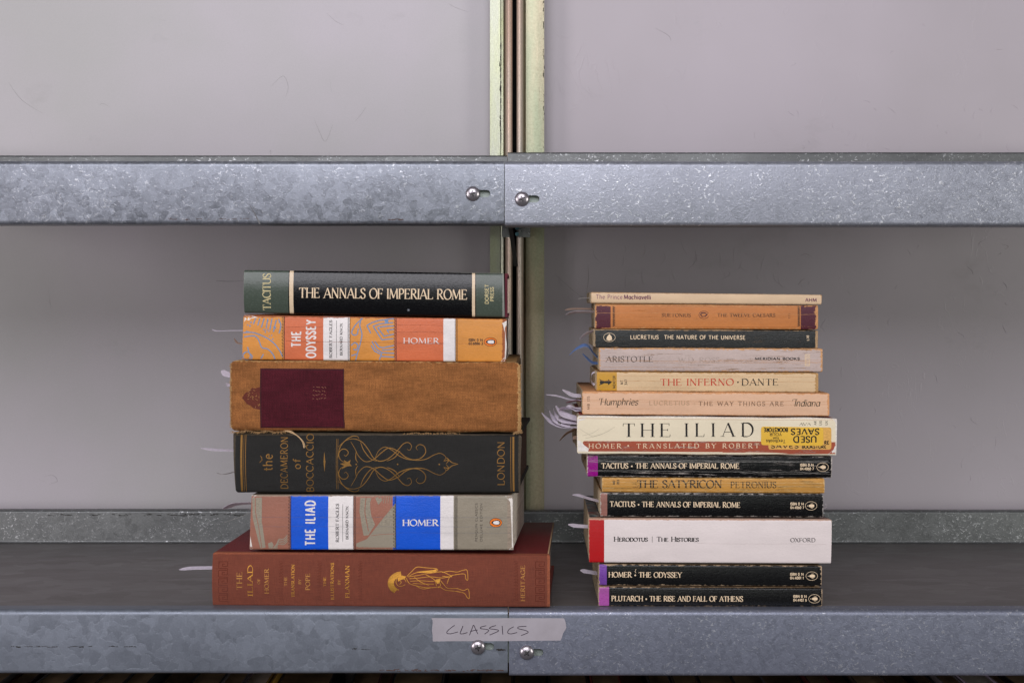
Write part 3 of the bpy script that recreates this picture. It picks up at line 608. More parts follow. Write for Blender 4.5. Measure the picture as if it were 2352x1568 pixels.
# penguin-like bird emblem
def bird(b, cx, cy, rx, ry, style_='solid', bgc=None, line=None, body=None, rot=0):
    if bgc: b.fill('emblem', bgc, ell(cx, cy, rx, ry, 30), .05, .8)
    if line: b.stroke('emblem', line, ell(cx, cy, rx, ry, 30), .9, .075, 2)
    def P(pts): return [(cx + x * rx, cy + y * ry) for x, y in pts]
    # lying sideways, head to the left
    if line and bgc: b.fill('emblem', line, P([(-.72, -.1), (-.5, -.35), (-.2, -.5), (.3, -.6), (.7, -.35), (.78, 0), (.7, .35), (.3, .6), (-.2, .5), (-.5, .3), (-.72, .1)]), .085, .7)
    b.fill('emblem', body, P([(-.45, -.12), (-.3, -.3), (.1, -.42), (.5, -.34), (.6, 0), (.5, .34), (.1, .42), (-.3, .3), (-.45, .12)]), .11, .7)
    if not bgc:
        b.fill('emblem', body, P([(-.78, 0), (-.6, -.14), (-.52, 0), (-.6, .14)]), .11, .7)
        b.stroke('emblem', body, P([(-.1, -.52), (.35, -.62)]), .7, .11); b.stroke('emblem', body, P([(-.1, .52), (.35, .62)]), .7, .11)
# 2: orange paperback
q = [(559, 723), (1164, 732.5), (1161, 831.6), (556, 826)]
OR, CO, WH = '#c8853a', '#c4663f', '#dbd5d3'
cm = cover_mat('orange_cover', 212, 35, bands(q, [(0, OR), (652, CO), (743.6, WH), (805, OR), (908, CO), (1021.4, WH), (1051.6, OR)], -1), rough=.42, edge=.5, crack=0, grain=.45, fade=.12, seed=2, wear='#8a4a2c', creases=.9)
bd = cover_mat('orange_board', 212, 300, OR, seed=2, edge=0)
PW = plain('torn_white_paper', '#d6cfc8', .9)
b = book('paperback_book', q, 9, 138, (cm, bd, PW), 'orange and coral paperback with blue line art, second from top of the left stack', bulge=.9, r=1.5, th=.5, inset=1.2, group=GL_, pages=PAGESW, yaw=-1)
BL_ = ink_mat('blue_line_ink', '#6f87a8'); WI = ink_mat('white_ink', '#d9d3d0'); BK = ink_mat('black_ink', '#1b1816'); 
b.text('title_lettering', WI, 'THE', (690.8, 796.5), (690.8, 760.4), 21, COND); b.text('title_lettering', WI, 'ODYSSEY', (724.6, 821), (724.6, 735), 21, COND)
b.text('translator_lettering', BK, 'ROBERT FAGLES', (762.5, 822), (762.5, 735.5), 6, SERIFB); b.stroke('translator_lettering', BK, [(772.8, 736), (772.8, 822)], .7)
b.text('translator_lettering', BK, 'BERNARD KNOX', (786.3, 816), (786.3, 742.4), 5.4, SERIFB)
b.text('author_lettering', WI, 'HOMER', (926.3, 788.3), (1008.3, 789), 12.5, SERIF)
b.text('number_lettering', BK, 'ISBN 0 14', (1076.5, 783.4), (1109, 783.4), 5.6, SANSB); b.text('number_lettering', BK, '02.6886 3', (1076.5, 791.4), (1109, 791.4), 5.6, SANSB)
ORG = ink_mat('orange_disc', '#d9711f')
bird(b, 1126.4, 785, 14.5, 10, bgc=ORG, line=BK, body=WI)
art = [[(270, 550), (340, 550), (420, 580), (480, 620), (520, 670), (545, 720)], [(275, 580), (340, 572), (370, 590), (385, 620), (400, 655), (440, 665), (475, 700), (490, 735)],
       [(355, 450), (340, 490)], [(385, 450), (370, 500)], [(415, 450), (395, 515)], [(440, 452), (430, 520)], [(470, 452), (455, 530)], [(500, 460), (480, 545)], [(515, 455), (532, 500), (520, 555)],
       [(300, 650), (310, 690), (330, 715), (320, 740)], [(272, 700), (285, 685)], [(390, 735), (410, 700)],
       [(1105, 450), (1060, 490), (1030, 540), (1038, 565), (1066, 562), (1075, 520)], [(1095, 450), (1085, 500), (1100, 560), (1090, 620), (1070, 690), (1055, 745)], [(1025, 640), (1050, 620), (1072, 640), (1060, 670), (1040, 665)],
       [(1025, 712), (1062, 700)]]
for s_ in art: b.stroke('line_art', BL_, mp(c1, s_), lambda a, c, t: 2.6, .06, smooth=True)
for s_ in [[(1325, 452), (1220, 465), (1170, 480), (1135, 500), (1162, 555)], [(1318, 480), (1230, 488), (1178, 505), (1240, 600), (1320, 592)], [(1325, 503), (1250, 507), (1210, 515), (1255, 575), (1325, 560)], [(1325, 527), (1275, 532), (1290, 552)],
           [(1170, 610), (1200, 665), (1240, 690), (1220, 745)], [(1190, 610), (1220, 650), (1250, 655), (1325, 640)], [(1240, 672), (1325, 666)], [(1240, 690), (1325, 695)], [(1230, 715), (1325, 722)], [(1165, 640), (1190, 680), (1230, 700)]]:
    b.stroke('line_art', BL_, mp(c1, s_), 2.6, .06)
b.stroke('line_art', BL_, [c1(*p) for p in ell(292, 712, 26, 28, 18)], 2, .06)
b.fill('line_art', BL_, [c1(*p) for p in ell(1272, 470, 14, 14, 10)], .06)
for i in range(46):
    x, y = 285 + R.random() * 240, 455 + R.random() * 200
    if y < 545 + max(0, x - 400) * .8 and y > 470 + (330 - x) * .2 and (x < 345 or x > 430 or y > 520): b.fill('line_art', BL_, [c1(*p) for p in ell(x, y, 5, 5, 8)], .062, .5)
def scroll(b, x, y0, y1, m, n):
    b.stroke('wave_border', m, [(x + 3.2, y0), (x + 3.2, y1)], 1.6, .065)
    for i in range(n):
        y = y0 + (y1 - y0) * (i + .5) / n; h = abs(y1 - y0) / n
        b.stroke('wave_border', m, [(x + 2.5, y + h * .45), (x - .8, y + h * .3), (x - 2.2, y - h * .1), (x - .4, y - h * .35), (x + .8, y - h * .05), (x - .3, y + h * .1)], .9, .07)
def lattice(b, x0, x1, y0, y1, m):
    b.stroke('lattice_border', m, [(x0, y0), (x0, y1)], .45); b.stroke('lattice_border', m, [(x1, y0), (x1, y1)], .45)
    n = int(abs(y1 - y0) / 3.2)
    for i in range(n):
        ya, yb = y0 + (y1 - y0) * i / n, y0 + (y1 - y0) * (i + 1) / n
        b.stroke('lattice_border', m, [(x0, ya), (x1, yb)], .5); b.stroke('lattice_border', m, [(x1, ya), (x0, yb)], .5)
scroll(b, 649.5, 726, 827, BK, 14); scroll(b, 906.5, 730, 830, BK, 14); lattice(b, 799, 804.5, 729, 829, BK); lattice(b, 1045, 1050.5, 733, 830, BK)
for pl in ([(559.5, 724), (582, 726), (592, 729), (577, 731), (571, 736), (565, 733), (561, 739)], [(1154, 742), (1163.5, 736), (1163, 746), (1160, 752), (1163, 790), (1161.5, 829), (1150, 830.5), (1159, 820), (1160, 790), (1158, 755)]):
    b.key += 1; b.fill('torn_corner', PW, pl, .055)
CZ = plain('coral_crease', '#7a3a24', .8); crease(b, q, [(.25, 656, 742, .9), (.33, 912, 1020, .8), (.17, 912, 1020, .6), (.575, 656, 1020, 1.0), (.6, 912, 1020, .8), (.58, 1052, 1160, .5)], CZ, 1); b.flush(b.root, b.z0)
# 3: brown cloth book
q = [(528, 827.6), (1195, 832.6), (1197, 994), (529, 990)]
cm = cover_mat('brown_cloth', 234, 57, '#8e5c34', rough=.85, cloth=1.3, edge=1.1, grain=.5, fade=.32, seed=3, wear='#b48e5e', creases=.2, scuff=.3, spec=.15)
PG = PAGESD
b = book('cloth_bound_book', q, 5, 170, (cm, cm, plain('frayed_cloth_edge', '#a98352', .9)), 'thick brown burlap-like cloth book with dark maroon title patch', bulge=2.0, r=4.0, th=3, inset=4.5, group=GL_, pages=PG, wob=.6, yaw=-1.6, rc=4.5)
MR = cover_mat('maroon_cloth', 234, 57, '#491620', rough=.8, cloth=1.3, edge=0, grain=.5, fade=.25, seed=3, wear='#9a6a4a', scuff=.35, spec=.15)
b.fill('title_patch', MR, [(597, 845.7), (791, 847), (791.5, 983.5), (597, 983)], .06)
MR2 = ink_mat('dark_maroon_frame', '#2e0a10')
b.stroke('title_patch', MR2, [(599, 848), (789, 849), (789.5, 981), (599, 981), (599, 848)], 1.6, .09)
MR3 = ink_mat('worn_maroon_ink', '#5c2a20', rough=.9)
b.fill('leaf_ornament', MR3, mp(c1, [(385, 930), (350, 940), (330, 935), (315, 955), (300, 965), (285, 970), (265, 1000), (262, 1008), (280, 1030), (295, 1050), (320, 1060), (340, 1080), (365, 1085), (385, 1090)]), .06)
for i in range(26): 
    x, y = 300 + R.random() * 80, 950 + R.random() * 120; b.stroke('leaf_ornament', ink_mat('cloth_show', '#93683a') if i == 0 else bpy.data.materials['cloth_show'], mp(c1, [(x, y), (x + R.uniform(-14, 14), y + R.uniform(-14, 14))]), 1.0, .09)
for i in range(20): 
    x = 718 + (i % 5) * 7 + R.uniform(-2, 2); y = 888 + (i // 5) * 9; b.stroke('worn_lettering', ink_mat('worn_patch_ink', '#8a5a44') if i == 0 else bpy.data.materials['worn_patch_ink'], [(x, y), (x + R.uniform(2, 6), y + R.uniform(-3, 3))], 1.0, .09)
b.flush(b.root, b.z0)
V = []; F = []
def fr_thread(p, n_, L, spread, r_=.17):
    for _ in range(n_):
        a = (p[0] + R.uniform(-spread, spread), p[1] + R.uniform(-1, 1)); U, z = b.loc(a); d = b.D(U, z) - .2
        e = (U + R.uniform(-L, L), d - R.uniform(.2, 1.2), z - R.uniform(.3, L)); m_ = ((U + e[0]) / 2 + R.uniform(-.6, .6), d - R.uniform(.2, 1.5), (z + e[2]) / 2)
        v, f = tube(catmull([(U, d + .5, z), m_, e], 3), r_, 4); k = len(V); V.extend((x, y, zz - b.z0) for x, y, zz in v); F.extend(tuple(i + k for i in g) for g in f)
for i in range(30): fr_thread((530 + i * 4.5, 991 + 2 * math.sin(i * .6)), 5, 2.0, 4)
for i in range(28): fr_thread((930 + i * 4.5, 995.5 + 1.5 * math.sin(i)), 3, 1.6, 4)
for i in range(10): fr_thread((1185 + i * 1.2, 992 - i * .5), 6, 2.4, 2)
for i in range(30): fr_thread((529 + R.random() * 1.5, 835 + i * 5), 3, 1.0, 1)
for i in range(30): fr_thread((1195 + R.random() * 1.5, 838 + i * 5), 3, 1.2, 1)
link('frayed_threads', V, F, plain('pale_thread', '#b08c60', .9), b.root)
pts = []
for p, dd in (((655, 989), .5), ((668, 992), -1.5), ((684, 1000), -1.8), ((695, 1013), -1.2), ((699, 1028), -.8)):
    U, z = b.loc(p); pts.append((U, dd, z - b.z0))
v, f = tube(catmull(pts, 6), .45, 6); v2, f2 = tube(catmull([(x + .9, y - .3, z + .8 * math.sin(i * 2)) for i, (x, y, z) in enumerate(pts)], 6), .3, 6)
k = len(v); link('loose_thread', v + v2, f + [tuple(i + k for i in g) for g in f2], plain('loose_thread', '#c0a078', .8), b.root)
# 4: black cloth book with gold ornament
q = [(534, 992), (1198, 999), (1194, 1133.4), (540, 1132)]
cm = cover_mat('black_cloth', 232, 47, '#1d1c1a', rough=.6, cloth=.9, edge=.35, grain=.4, fade=.25, seed=4, wear='#4d4438', creases=.4, scuff=.1, spec=.3)
b = book('cloth_bound_book', q, 8, 172, (cm, cm, plain('black_cloth_edge', '#2a241e', .9)), 'black cloth hardback with gilt scroll ornament and vertical gold lettering', bulge=2.6, r=2.2, th=2.8, inset=4, group=GL_, pages=page_mat('dark_page_edges', '#6a4a34'), wob=.4, rc=2.5, yaw=-3.6)
GO = ink_mat('dull_gold', '#8a6632', rough=.42, metal=.45, patchy=.25)
b.text('title_lettering', GO, 'the', (625.6, 1081), (625.6, 1042), 21, UNC)
b.text('title_lettering', GO, 'DECAMERON', (660.2, 1123), (660.2, 1003), 16, UNC); b.text('title_lettering', GO, 'of', (690.3, 1077), (690.3, 1053.7), 17, UNC)
b.text('author_lettering', GO, 'BOCCACCIO', (719.3, 1130), (719.3, 996.5), 15.8, UNC); b.text('place_lettering', GO, 'LONDON', (1158.4, 1114.6), (1158.4, 1014), 15.8, UNC)
b.stroke('title_lettering', GO, [(596, 1062), (602, 1056), (601, 1050), (598, 1046)], 1.4)
b.fill('lozenge', GO, mp(c2, [(875, 215), (880, 155), (887, 215), (882, 280)]), .07, .6)
for x_, w_ in ((372, 4.6), (387, .9), (398, 1.4), (2018, 1.2), (2034, 4.2)): b.stroke('gilt_line', GO, mp(c2, [(x_, 52 if x_ < 1000 else 66), (x_ + 2, 400)]), w_)
orn = [[(962, 200), (975, 130), (1010, 85), (1050, 62), (1080, 64), (1090, 78)], [(1015, 225), (980, 205), (968, 170), (985, 142), (1012, 142), (1026, 162), (1012, 182), (1000, 174)],
       [(965, 125), (1010, 88), (1060, 78), (1110, 98), (1150, 145), (1180, 192), (1220, 213), (1270, 198), (1320, 155), (1360, 110), (1392, 100), (1412, 120), (1402, 146), (1385, 140)],
       [(1040, 95), (1065, 135), (1090, 182), (1130, 215), (1180, 203), (1230, 160), (1275, 133), (1330, 152), (1380, 190), (1440, 207), (1500, 200), (1550, 175), (1590, 165), (1622, 188), (1610, 212)],
       [(1100, 98), (1120, 145), (1160, 195), (1200, 213)], [(1190, 195), (1212, 150), (1250, 127), (1296, 148), (1340, 182), (1400, 203), (1462, 198), (1498, 162), (1490, 124), (1460, 112), (1440, 130), (1450, 146)],
       [(1075, 150), (1072, 195), (1085, 222)], [(1610, 212), (1640, 207), (1662, 222), (1698, 231)], [(1622, 190), (1640, 205), (1625, 228)], [(1262, 212), (1310, 190), (1342, 150)]]
for s_ in orn:
    for sg in (1, -1):
        P = [(x, 231 + (y - 231) * sg) for x, y in s_]; b.stroke('scroll_ornament', GO, mp(c2, P), lambda a, c, t: .9 + 1.1 * math.sin(math.pi * min(1, t * 1.05)), .07, smooth=True)
for x_ in (953, 962): b.stroke('scroll_ornament', GO, mp(c2, [(x_, 78), (x_, 385)]), .9)
b.fill('scroll_ornament', GO, mp(c2, [(1000, 205), (1020, 218), (1040, 205), (1036, 228), (1050, 243), (1022, 243), (985, 262), (1000, 240), (975, 228), (1005, 224)]), .08, .6)
for x_ in (1075, 1328, 1583): b.fill('scroll_ornament', GO, [c2(*p) for p in ell(x_, 232, 5, 5, 8)], .08, .5)
b.flush(b.root, b.z0)
# 5: grey and blue paperback
q = [(577.5, 1136.4), (1177, 1138), (1179, 1263.5), (572.6, 1262.4)]
BR_, KH, BU = '#91604f', '#8b8272', '#0350c6'
cm = cover_mat('blue_cover', 212, 44, bands(q, [(0, BR_), (668, BU), (757, WH), (816, BR_), (909, BU), (1019.5, WH), (1051, KH)], -4.2), rough=.42, edge=.5, crack=0, grain=.5, fade=.12, seed=5, wear='#8f8070', creases=.7)
b = book('paperback_book', q, 9, 140, (cm, cover_mat('grey_board', 212, 300, KH, seed=5, edge=0), PW), 'paperback with bright blue blocks between brown and grey art, fifth in the left stack', bulge=.9, r=1.5, th=.5, inset=1.0, group=GL_, pages=PAGESW, yaw=-4.2)
KI = ink_mat('khaki_shape', KH); BI = ink_mat('brown_shape', BR_)
b.fill('figure_art', KI, mp(c2, [(437, 425), (500, 425), (497, 560), (520, 740), (488, 748), (462, 640), (442, 560)]), .05); b.stroke('figure_art', BI, mp(c2, [(458, 427), (460, 520), (480, 620), (497, 745)]), 1.6, .07, smooth=True)
b.fill('figure_art', KI, mp(c2, [(1075, 715), (1140, 688), (1190, 625), (1240, 560), (1315, 470), (1315, 750), (1075, 750)]), .05)
b.fill('figure_art', KI, mp(c2, [(1100, 427), (1170, 427), (1160, 470), (1165, 540), (1190, 600), (1150, 665), (1120, 668), (1108, 600), (1095, 520)]), .052); b.stroke('figure_art', BI, mp(c2, [(1135, 430), (1128, 520), (1140, 590), (1150, 640)]), 1.8, .08, smooth=True)
b.fill('figure_art', KI, mp(c2, [(1190, 440), (1215, 425), (1235, 450), (1210, 480)]), .052)
for k in range(4): b.stroke('figure_art', KI, mp(c2, [(1245 + k * 14, 430), (1240 + k * 14, 470)]), 1.2, .06)
b.stroke('figure_art', BI, mp(c2, [(1165, 668), (1220, 660), (1310, 656)]), 1.0, .08)
for k in range(4): b.stroke('figure_art', KI, mp(c2, [(565 + k * 8, 748), (580 + k * 5, 730 - k * 8), (605, 718 - k * 10), (630, 722 - k * 11), (655, 700 - k * 12)]), 1.8, .07, smooth=True)
b.fill('figure_art', KI, mp(c2, [(535, 715), (560, 705), (570, 725), (560, 748), (540, 748)]), .06)
b.text('title_lettering', WI, 'THE ILIAD', (723.4, 1252), (723.4, 1149.6), 22, COND); b.text('author_lettering', WI, 'HOMER', (924.6, 1206.7), (1007, 1206.7), 14, SERIFB)
b.text('translator_lettering', BK, 'ROBERT FAGLES', (778, 1244.3), (778, 1156), 6.6, SERIFB); b.stroke('translator_lettering', BK, [(787, 1157), (787, 1243.5)], .7)
b.text('translator_lettering', BK, 'BERNARD KNOX', (800, 1238), (800, 1162), 5.6, SERIFB)
BK2 = ink_mat('grey_ink', '#3a342e')
b.text('publisher_lettering', BK2, 'PENGUIN CLASSICS', (1096.4, 1242.8), (1096.4, 1155.2), 4.8, SANS); b.text('publisher_lettering', BK2, 'DELUXE EDITION', (1107.7, 1242.8), (1107.7, 1155.2), 4.8, SANS)
bird(b, 1139, 1199.6, 14, 10.2, bgc=ORG, line=BK, body=WI)
scroll(b, 664.5, 1138, 1262, BK, 16); scroll(b, 905.5, 1138, 1263, BK, 16); lattice(b, 811, 816.5, 1138, 1262, BK); lattice(b, 1044.5, 1050, 1139, 1262.5, BK)
for pl in ([(1160, 1139), (1177, 1139), (1178.5, 1200), (1179, 1262), (1168, 1262), (1175, 1256), (1174, 1200), (1172, 1152)], [(577.5, 1137.5), (589, 1137.5), (583, 1141), (578, 1147)], [(573.5, 1261), (574.5, 1225), (577, 1246), (580, 1260)]): b.key += 1; b.fill('torn_corner', PW, pl, .055)
crease(b, q, [(.4, 580, 1178, .6), (.57, 580, 1178, .5), (.68, 760, 1178, .4)], plain('grey_crease', '#5a5f70', .8), 2); b.flush(b.root, b.z0)
# 6: red-brown cloth book
q = [(487, 1270), (1263, 1275.5), (1263, 1396), (487, 1394)]
cm = cover_mat('russet_cloth', 274, 43, '#753b2a', rough=.65, cloth=.85, edge=.25, grain=.3, fade=.1, seed=6, wear='#94553c', creases=.2, spec=.3)
bd = cover_mat('crimson_cloth_board', 274, 400, '#6e1518', rough=.55, cloth=.9, edge=0, fade=.1, seed=6)
b = book('cloth_bound_book', q, 9, 168, (cm, bd, plain('russet_edge', '#70332a', .8)), 'large russet cloth hardback with gold warrior figure, bottom of the left stack', bulge=3.2, r=1.6, th=2.6, inset=4, group=GL_, pages=PAGESW, yaw=-3.0)
GD = ink_mat('bright_gold', '#d9a044', rough=.35, metal=.55, patchy=.3); GDM = ink_mat('worn_gold', '#bf8a48', rough=.4, metal=.35, patchy=.25)
for t_, x_, ya, yb, cp, m_ in (('THE', 556, 1353.7, 1313, 12.5, GDM), ('ILIAD', 580, 1368.8, 1297.3, 11.3, GD), ('OF', 597, 1340.6, 1328, 5.5, GDM), ('HOMER', 617, 1362.8, 1305.6, 9.6, GDM), ('THE', 659, 1345, 1323.7, 6.2, GDM), ('TRANSLATION', 676, 1371.4, 1296, 6.8, GD), ('BY', 691.4, 1340.6, 1329.5, 5.5, GDM),
        ('POPE', 711.8, 1354.5, 1316, 9.8, GDM), ('THE', 748.6, 1346, 1324.4, 5.6, GD), ('ILLUSTRATIONS', 766.3, 1377, 1292.5, 6.8, GD), ('BY', 781.7, 1342, 1330.8, 5.5, GDM), ('FLAXMAN', 802, 1372.5, 1298, 9.2, GD), ('HERITAGE', 1205.4, 1380.8, 1298, 9.4, GDM)):
    b.text('title_lettering' if x_ < 630 else ('publisher_lettering' if x_ > 1000 else 'credit_lettering'), m_, t_, (x_, ya), (x_, yb), cp, SERIF)
wr = [[(1385, 915), (1415, 885), (1445, 860), (1500, 864), (1565, 870), (1570, 882), (1545, 892), (1500, 893), (1445, 893), (1400, 912)], [(1380, 925), (1400, 958), (1440, 972), (1500, 984), (1560, 982), (1590, 972), (1575, 935)],
      [(1390, 918), (1440, 912), (1500, 900), (1560, 892), (1600, 888), (1640, 905), (1658, 918), (1600, 915)], [(1400, 930), (1460, 925), (1530, 918), (1600, 925), (1640, 918)], [(1405, 945), (1470, 942), (1540, 945), (1580, 935)], [(1420, 958), (1490, 962), (1550, 962)], [(1430, 920), (1470, 950), (1520, 970)], [(1500, 905), (1545, 930), (1575, 960)],
      [(1560, 940), (1565, 975)], [(1600, 892), (1645, 884), (1690, 889), (1730, 878), (1752, 880), (1757, 935), (1744, 930), (1738, 902), (1700, 903), (1650, 915), (1630, 960)], [(1590, 940), (1610, 965), (1635, 988), (1690, 990), (1730, 1002), (1760, 994), (1765, 1050), (1752, 1046), (1735, 1020), (1690, 1008), (1622, 1000), (1590, 982), (1575, 985)],
      [(1325, 925), (1318, 950), (1330, 972), (1352, 976), (1375, 965)], [(1335, 935), (1350, 950), (1340, 965)], [(1350, 925), (1372, 935), (1380, 950)], [(1440, 972), (1480, 992), (1530, 985)]]
for s_ in wr: b.stroke('warrior_figure', GD, mp(c2, s_), 1.15, .07, smooth=True)
for k in range(26):
    a = math.radians(95 + k * 5.6); x_, y_ = 1352 + 48 * math.cos(a), 958 - 42 * math.sin(a); x2, y2 = 1352 + 84 * math.cos(a), 958 - 72 * math.sin(a)
    b.stroke('warrior_figure', GD, mp(c2, [(x_, y_), (x2, y2)]), 2.0, .07)
b.stroke('warrior_figure', GD, [c2(1352 + 50 * math.cos(math.radians(80 + k * 10)), 958 - 44 * math.sin(math.radians(80 + k * 10))) for k in range(18)], 2.6, .09)
b.fill('warrior_figure', GD, mp(c2, [(1438, 890), (1470, 885), (1540, 878), (1568, 872), (1566, 884), (1530, 893)]), .08); b.fill('warrior_figure', GD, mp(c2, [(1328, 925), (1352, 912), (1380, 915), (1372, 930), (1345, 938), (1330, 950)]), .08)
b.fill('warrior_figure', GD, mp(c2, [(1560, 935), (1590, 930), (1585, 955), (1570, 962)]), .08)
EM = ink_mat('blind_stamped_cloth', '#5f2a1c', rough=.7)
for X0 in (508, 1236):
    for k in range(5):
        y = 1290 + k * 19; s_ = [(X0 - 6, y), (X0 + 14, y), (X0 + 14, y + 10), (X0 + 2, y + 10), (X0 + 2, y + 5), (X0 + 8, y + 5)]; b.stroke('stamped_border', EM, s_, 1.6, .05); b.stroke('stamped_border', EM, [(X0 - 6, y), (X0 - 6, y + 15), (X0 + 14, y + 15), (X0 + 14, y + 19)], 1.6, .05)
for X0 in (640, 728, 822, 1180):
    for k in range(14): b.stroke('stamped_border', EM, [(X0, 1290 + k * 6.6), (X0 + 9, 1290 + k * 6.6), (X0 + 9, 1293.5 + k * 6.6), (X0 + 3, 1293.5 + k * 6.6)], .8, .05)
b.flush(b.root, b.z0)
# ================================================================ BOOKS (right stack)
def cls(q, name_, end_col, end_px, title, tp, isbn, ip, bp, seed, lb, y0=12, yaw=0, edge=.6, crack=.0, rough=.28, scuff=0, wear='#b39a7c', yb=110):
    W_, H_ = (q[2][0] - q[3][0]) / 2.82, (q[3][1] - q[0][1]) / 2.82
    cm = cover_mat(name_, W_, H_, bands(q, [(0, end_col), (end_px, '#0b0b0c')]), rough=rough, edge=edge, crack=crack, grain=.35, fade=.2, seed=seed, wear=wear, creases=1.0, scuff=scuff)
    b = book('paperback_book', q, y0, yb, (cm, cover_mat(name_ + '_board', W_, 300, '#b08a58', seed=seed, edge=0, rough=.5), plain(name_ + '_edge', '#bd9a70', .9)), lb, bulge=.6, r=1.2, th=.4, inset=.5, group=GR_, yaw=yaw, wob=.35)
    b.text('title_lettering', CR, title, *tp); b.text('number_lettering', CR, isbn[0], (ip[0], ip[1]), (ip[0] + 31, ip[1]), 5.8, SANSB); b.text('number_lettering', CR, isbn[1], (ip[0], ip[1] + 8.5), (ip[0] + 31, ip[1] + 8.5), 5.8, SANSB)
    b.stroke('emblem', CR, ell(bp[0], bp[1], 13.4, 9.8, 30), .8, .075, 2); bird(b, bp[0], bp[1], 12.5, 9, body=CR)
    return b
# bottom up
q = [(1375, 1347.5), (1889, 1350.5), (1888, 1392.5), (1375, 1392)]
b = cls(q, 'violet_end_cover', '#9a4a92', 1398, 'PLUTARCH * THE RISE AND FALL OF ATHENS', ((1404.5, 1379.5), (1706.4, 1380.5), 12, SERIFB), ('ISBN 0 14', '04.4102 6'), (1822, 1371.5), (1870.6, 1374.2), 21, 'black paperback with pinkish violet end block, bottom of the right stack', yaw=-.2); b.flush(b.root, b.z0)
q = [(1375.7, 1295.5), (1888, 1299), (1887, 1346.5), (1375.7, 1344)]
b = cls(q, 'purple_end_cover', '#6f4296', 1393, 'HOMER * THE ODYSSEY', ((1397.9, 1324.7), (1565.7, 1325.6), 12, SERIFB), ('ISBN 0 14', '04.4001 1'), (1815, 1320.7), (1864.5, 1322), 22, 'black paperback with blue-purple end block, second from the bottom of the right stack', edge=.8)
b.stroke('scuff_mark', CR, [(1461, 1306), (1458.5, 1312), (1461, 1315)], 1.0); b.flush(b.root, b.z0)
q = [(1352, 1190), (1910.7, 1193.5), (1909, 1294.5), (1353, 1292)]
cm = cover_mat('white_cover', 197, 35, bands(q, [(0, '#a80f14'), (1385.7, '#d6cbc9'), (1388.2, '#8a5a55'), (1389, '#d6cbc9')]), rough=.4, edge=.35, crack=0, grain=.35, fade=.06, seed=23, wear='#b7937c', creases=.9)
bd = N('painted_art_board'); uv_ = bd.uv(); n1 = bd.noise(bd.scale(uv_, (.06, .12, 1)), 1, 3, .5, 1.2); rp = bd.n('ShaderNodeValToRGB'); bd.put(rp.inputs[0], n1); el = rp.color_ramp.elements
el[0].position = .35; el[0].color = lin('#1f2a30'); el[1].position = .68; el[1].color = lin('#7d4a38')
for p_, c_ in ((.44, '#2f5f68'), (.5, '#8a8078'), (.55, '#3b2d2a'), (.61, '#5a3230')): e = el.new(p_); e.color = lin(c_)
BD = bd.done(rp.outputs[0], .45)
b = book('paperback_book', q, 9, 132, (cm, BD, plain('white_cover_edge', '#b08a78', .8)), 'thick white paperback with red end block in the right stack', bulge=.8, r=1.4, th=.45, inset=.5, group=GR_, yaw=-.6)
b.text('author_lettering', BK, 'Herodotus', (1410, 1242.6), (1487.5, 1242.6), 10.8, SERIFB, small=.78); b.stroke('title_lettering', BK, [(1498, 1231), (1498, 1245)], .8)
b.text('title_lettering', BK, 'The Histories', (1508.5, 1242.8), (1604.6, 1243), 10.8, SERIFB, small=.78); b.text('publisher_lettering', BK, 'OXFORD', (1815.5, 1244), (1872.7, 1244), 9, SERIF); crease(b, q, [(.55, 1600, 1900, .5)], plain('faint_crease', '#a89a96', .6), 9); b.flush(b.root, b.z0)
q = [(1378.7, 1131.5), (1891, 1135), (1891, 1188), (1378.7, 1186)]
b = cls(q, 'dusty_pink_end_cover', '#8e6258', 1394.5, 'TACITUS * THE ANNALS OF IMPERIAL ROME', ((1400.9, 1162.6), (1700.3, 1165), 12, SERIFB), ('ISBN 0 14', '04.4060 7'), (1815.5, 1159.3), (1863, 1161), 24, 'black paperback with dusty pink end block, directly on the white book', edge=.9, crack=.05, rough=.22, wear='#a8a29c')
b.flush(b.root, b.z0)
q = [(1383, 1096.5), (1894, 1099), (1894, 1133), (1383, 1130)]
cm = cover_mat('mustard_cover', 181, 12, '#b5833c', rough=.4, edge=.8, crack=.9, grain=.35, fade=.15, seed=25, wear='#c9a46a', creases=1.2, scuff=.4)
b = book('paperback_book', q, 13, 110, (cm, cm, plain('mustard_edge', '#b48a50', .9)), 'thin mustard yellow paperback with large dark serif title', bulge=.55, r=1.3, th=.4, inset=.5, group=GR_, wob=.35)
BK3 = ink_mat('cracked_dark_ink', '#2b2218', 181, 12, crack=.9, seed=25, wear='#c9a46a')
b.text('title_lettering', BK3, 'THE SATYRICON', (1463.8, 1120), (1658.4, 1120), 17.5, SERIFB); b.text('author_lettering', BK3, 'PETRONIUS', (1678, 1120), (1783, 1120), 14, SERIF)
b.text('number_lettering', BK3, 'MD', (1412.5, 1112), (1412.5, 1103), 5, SANSB); b.text('number_lettering', BK3, '283', (1422, 1112.5), (1422, 1101.5), 5, SANSB)
for i in range(14): b.fill('brown_stain', plain('stain', '#5d3a1a') if i == 0 else bpy.data.materials['stain'], ell(1463 + R.gauss(0, 4), 1119 + R.gauss(0, 3.4), R.uniform(.5, 1.3), R.uniform(.5, 1.2), 7), .05, .6)
crease(b, q, [(.3, 1385, 1890, .9), (.5, 1385, 1890, .7), (.85, 1385, 1890, .8)], plain('pale_gold_crease', '#d6b884', .5), 8); b.flush(b.root, b.z0)
q = [(1348, 1045), (1912, 1048), (1910, 1097.5), (1349, 1094.5)]
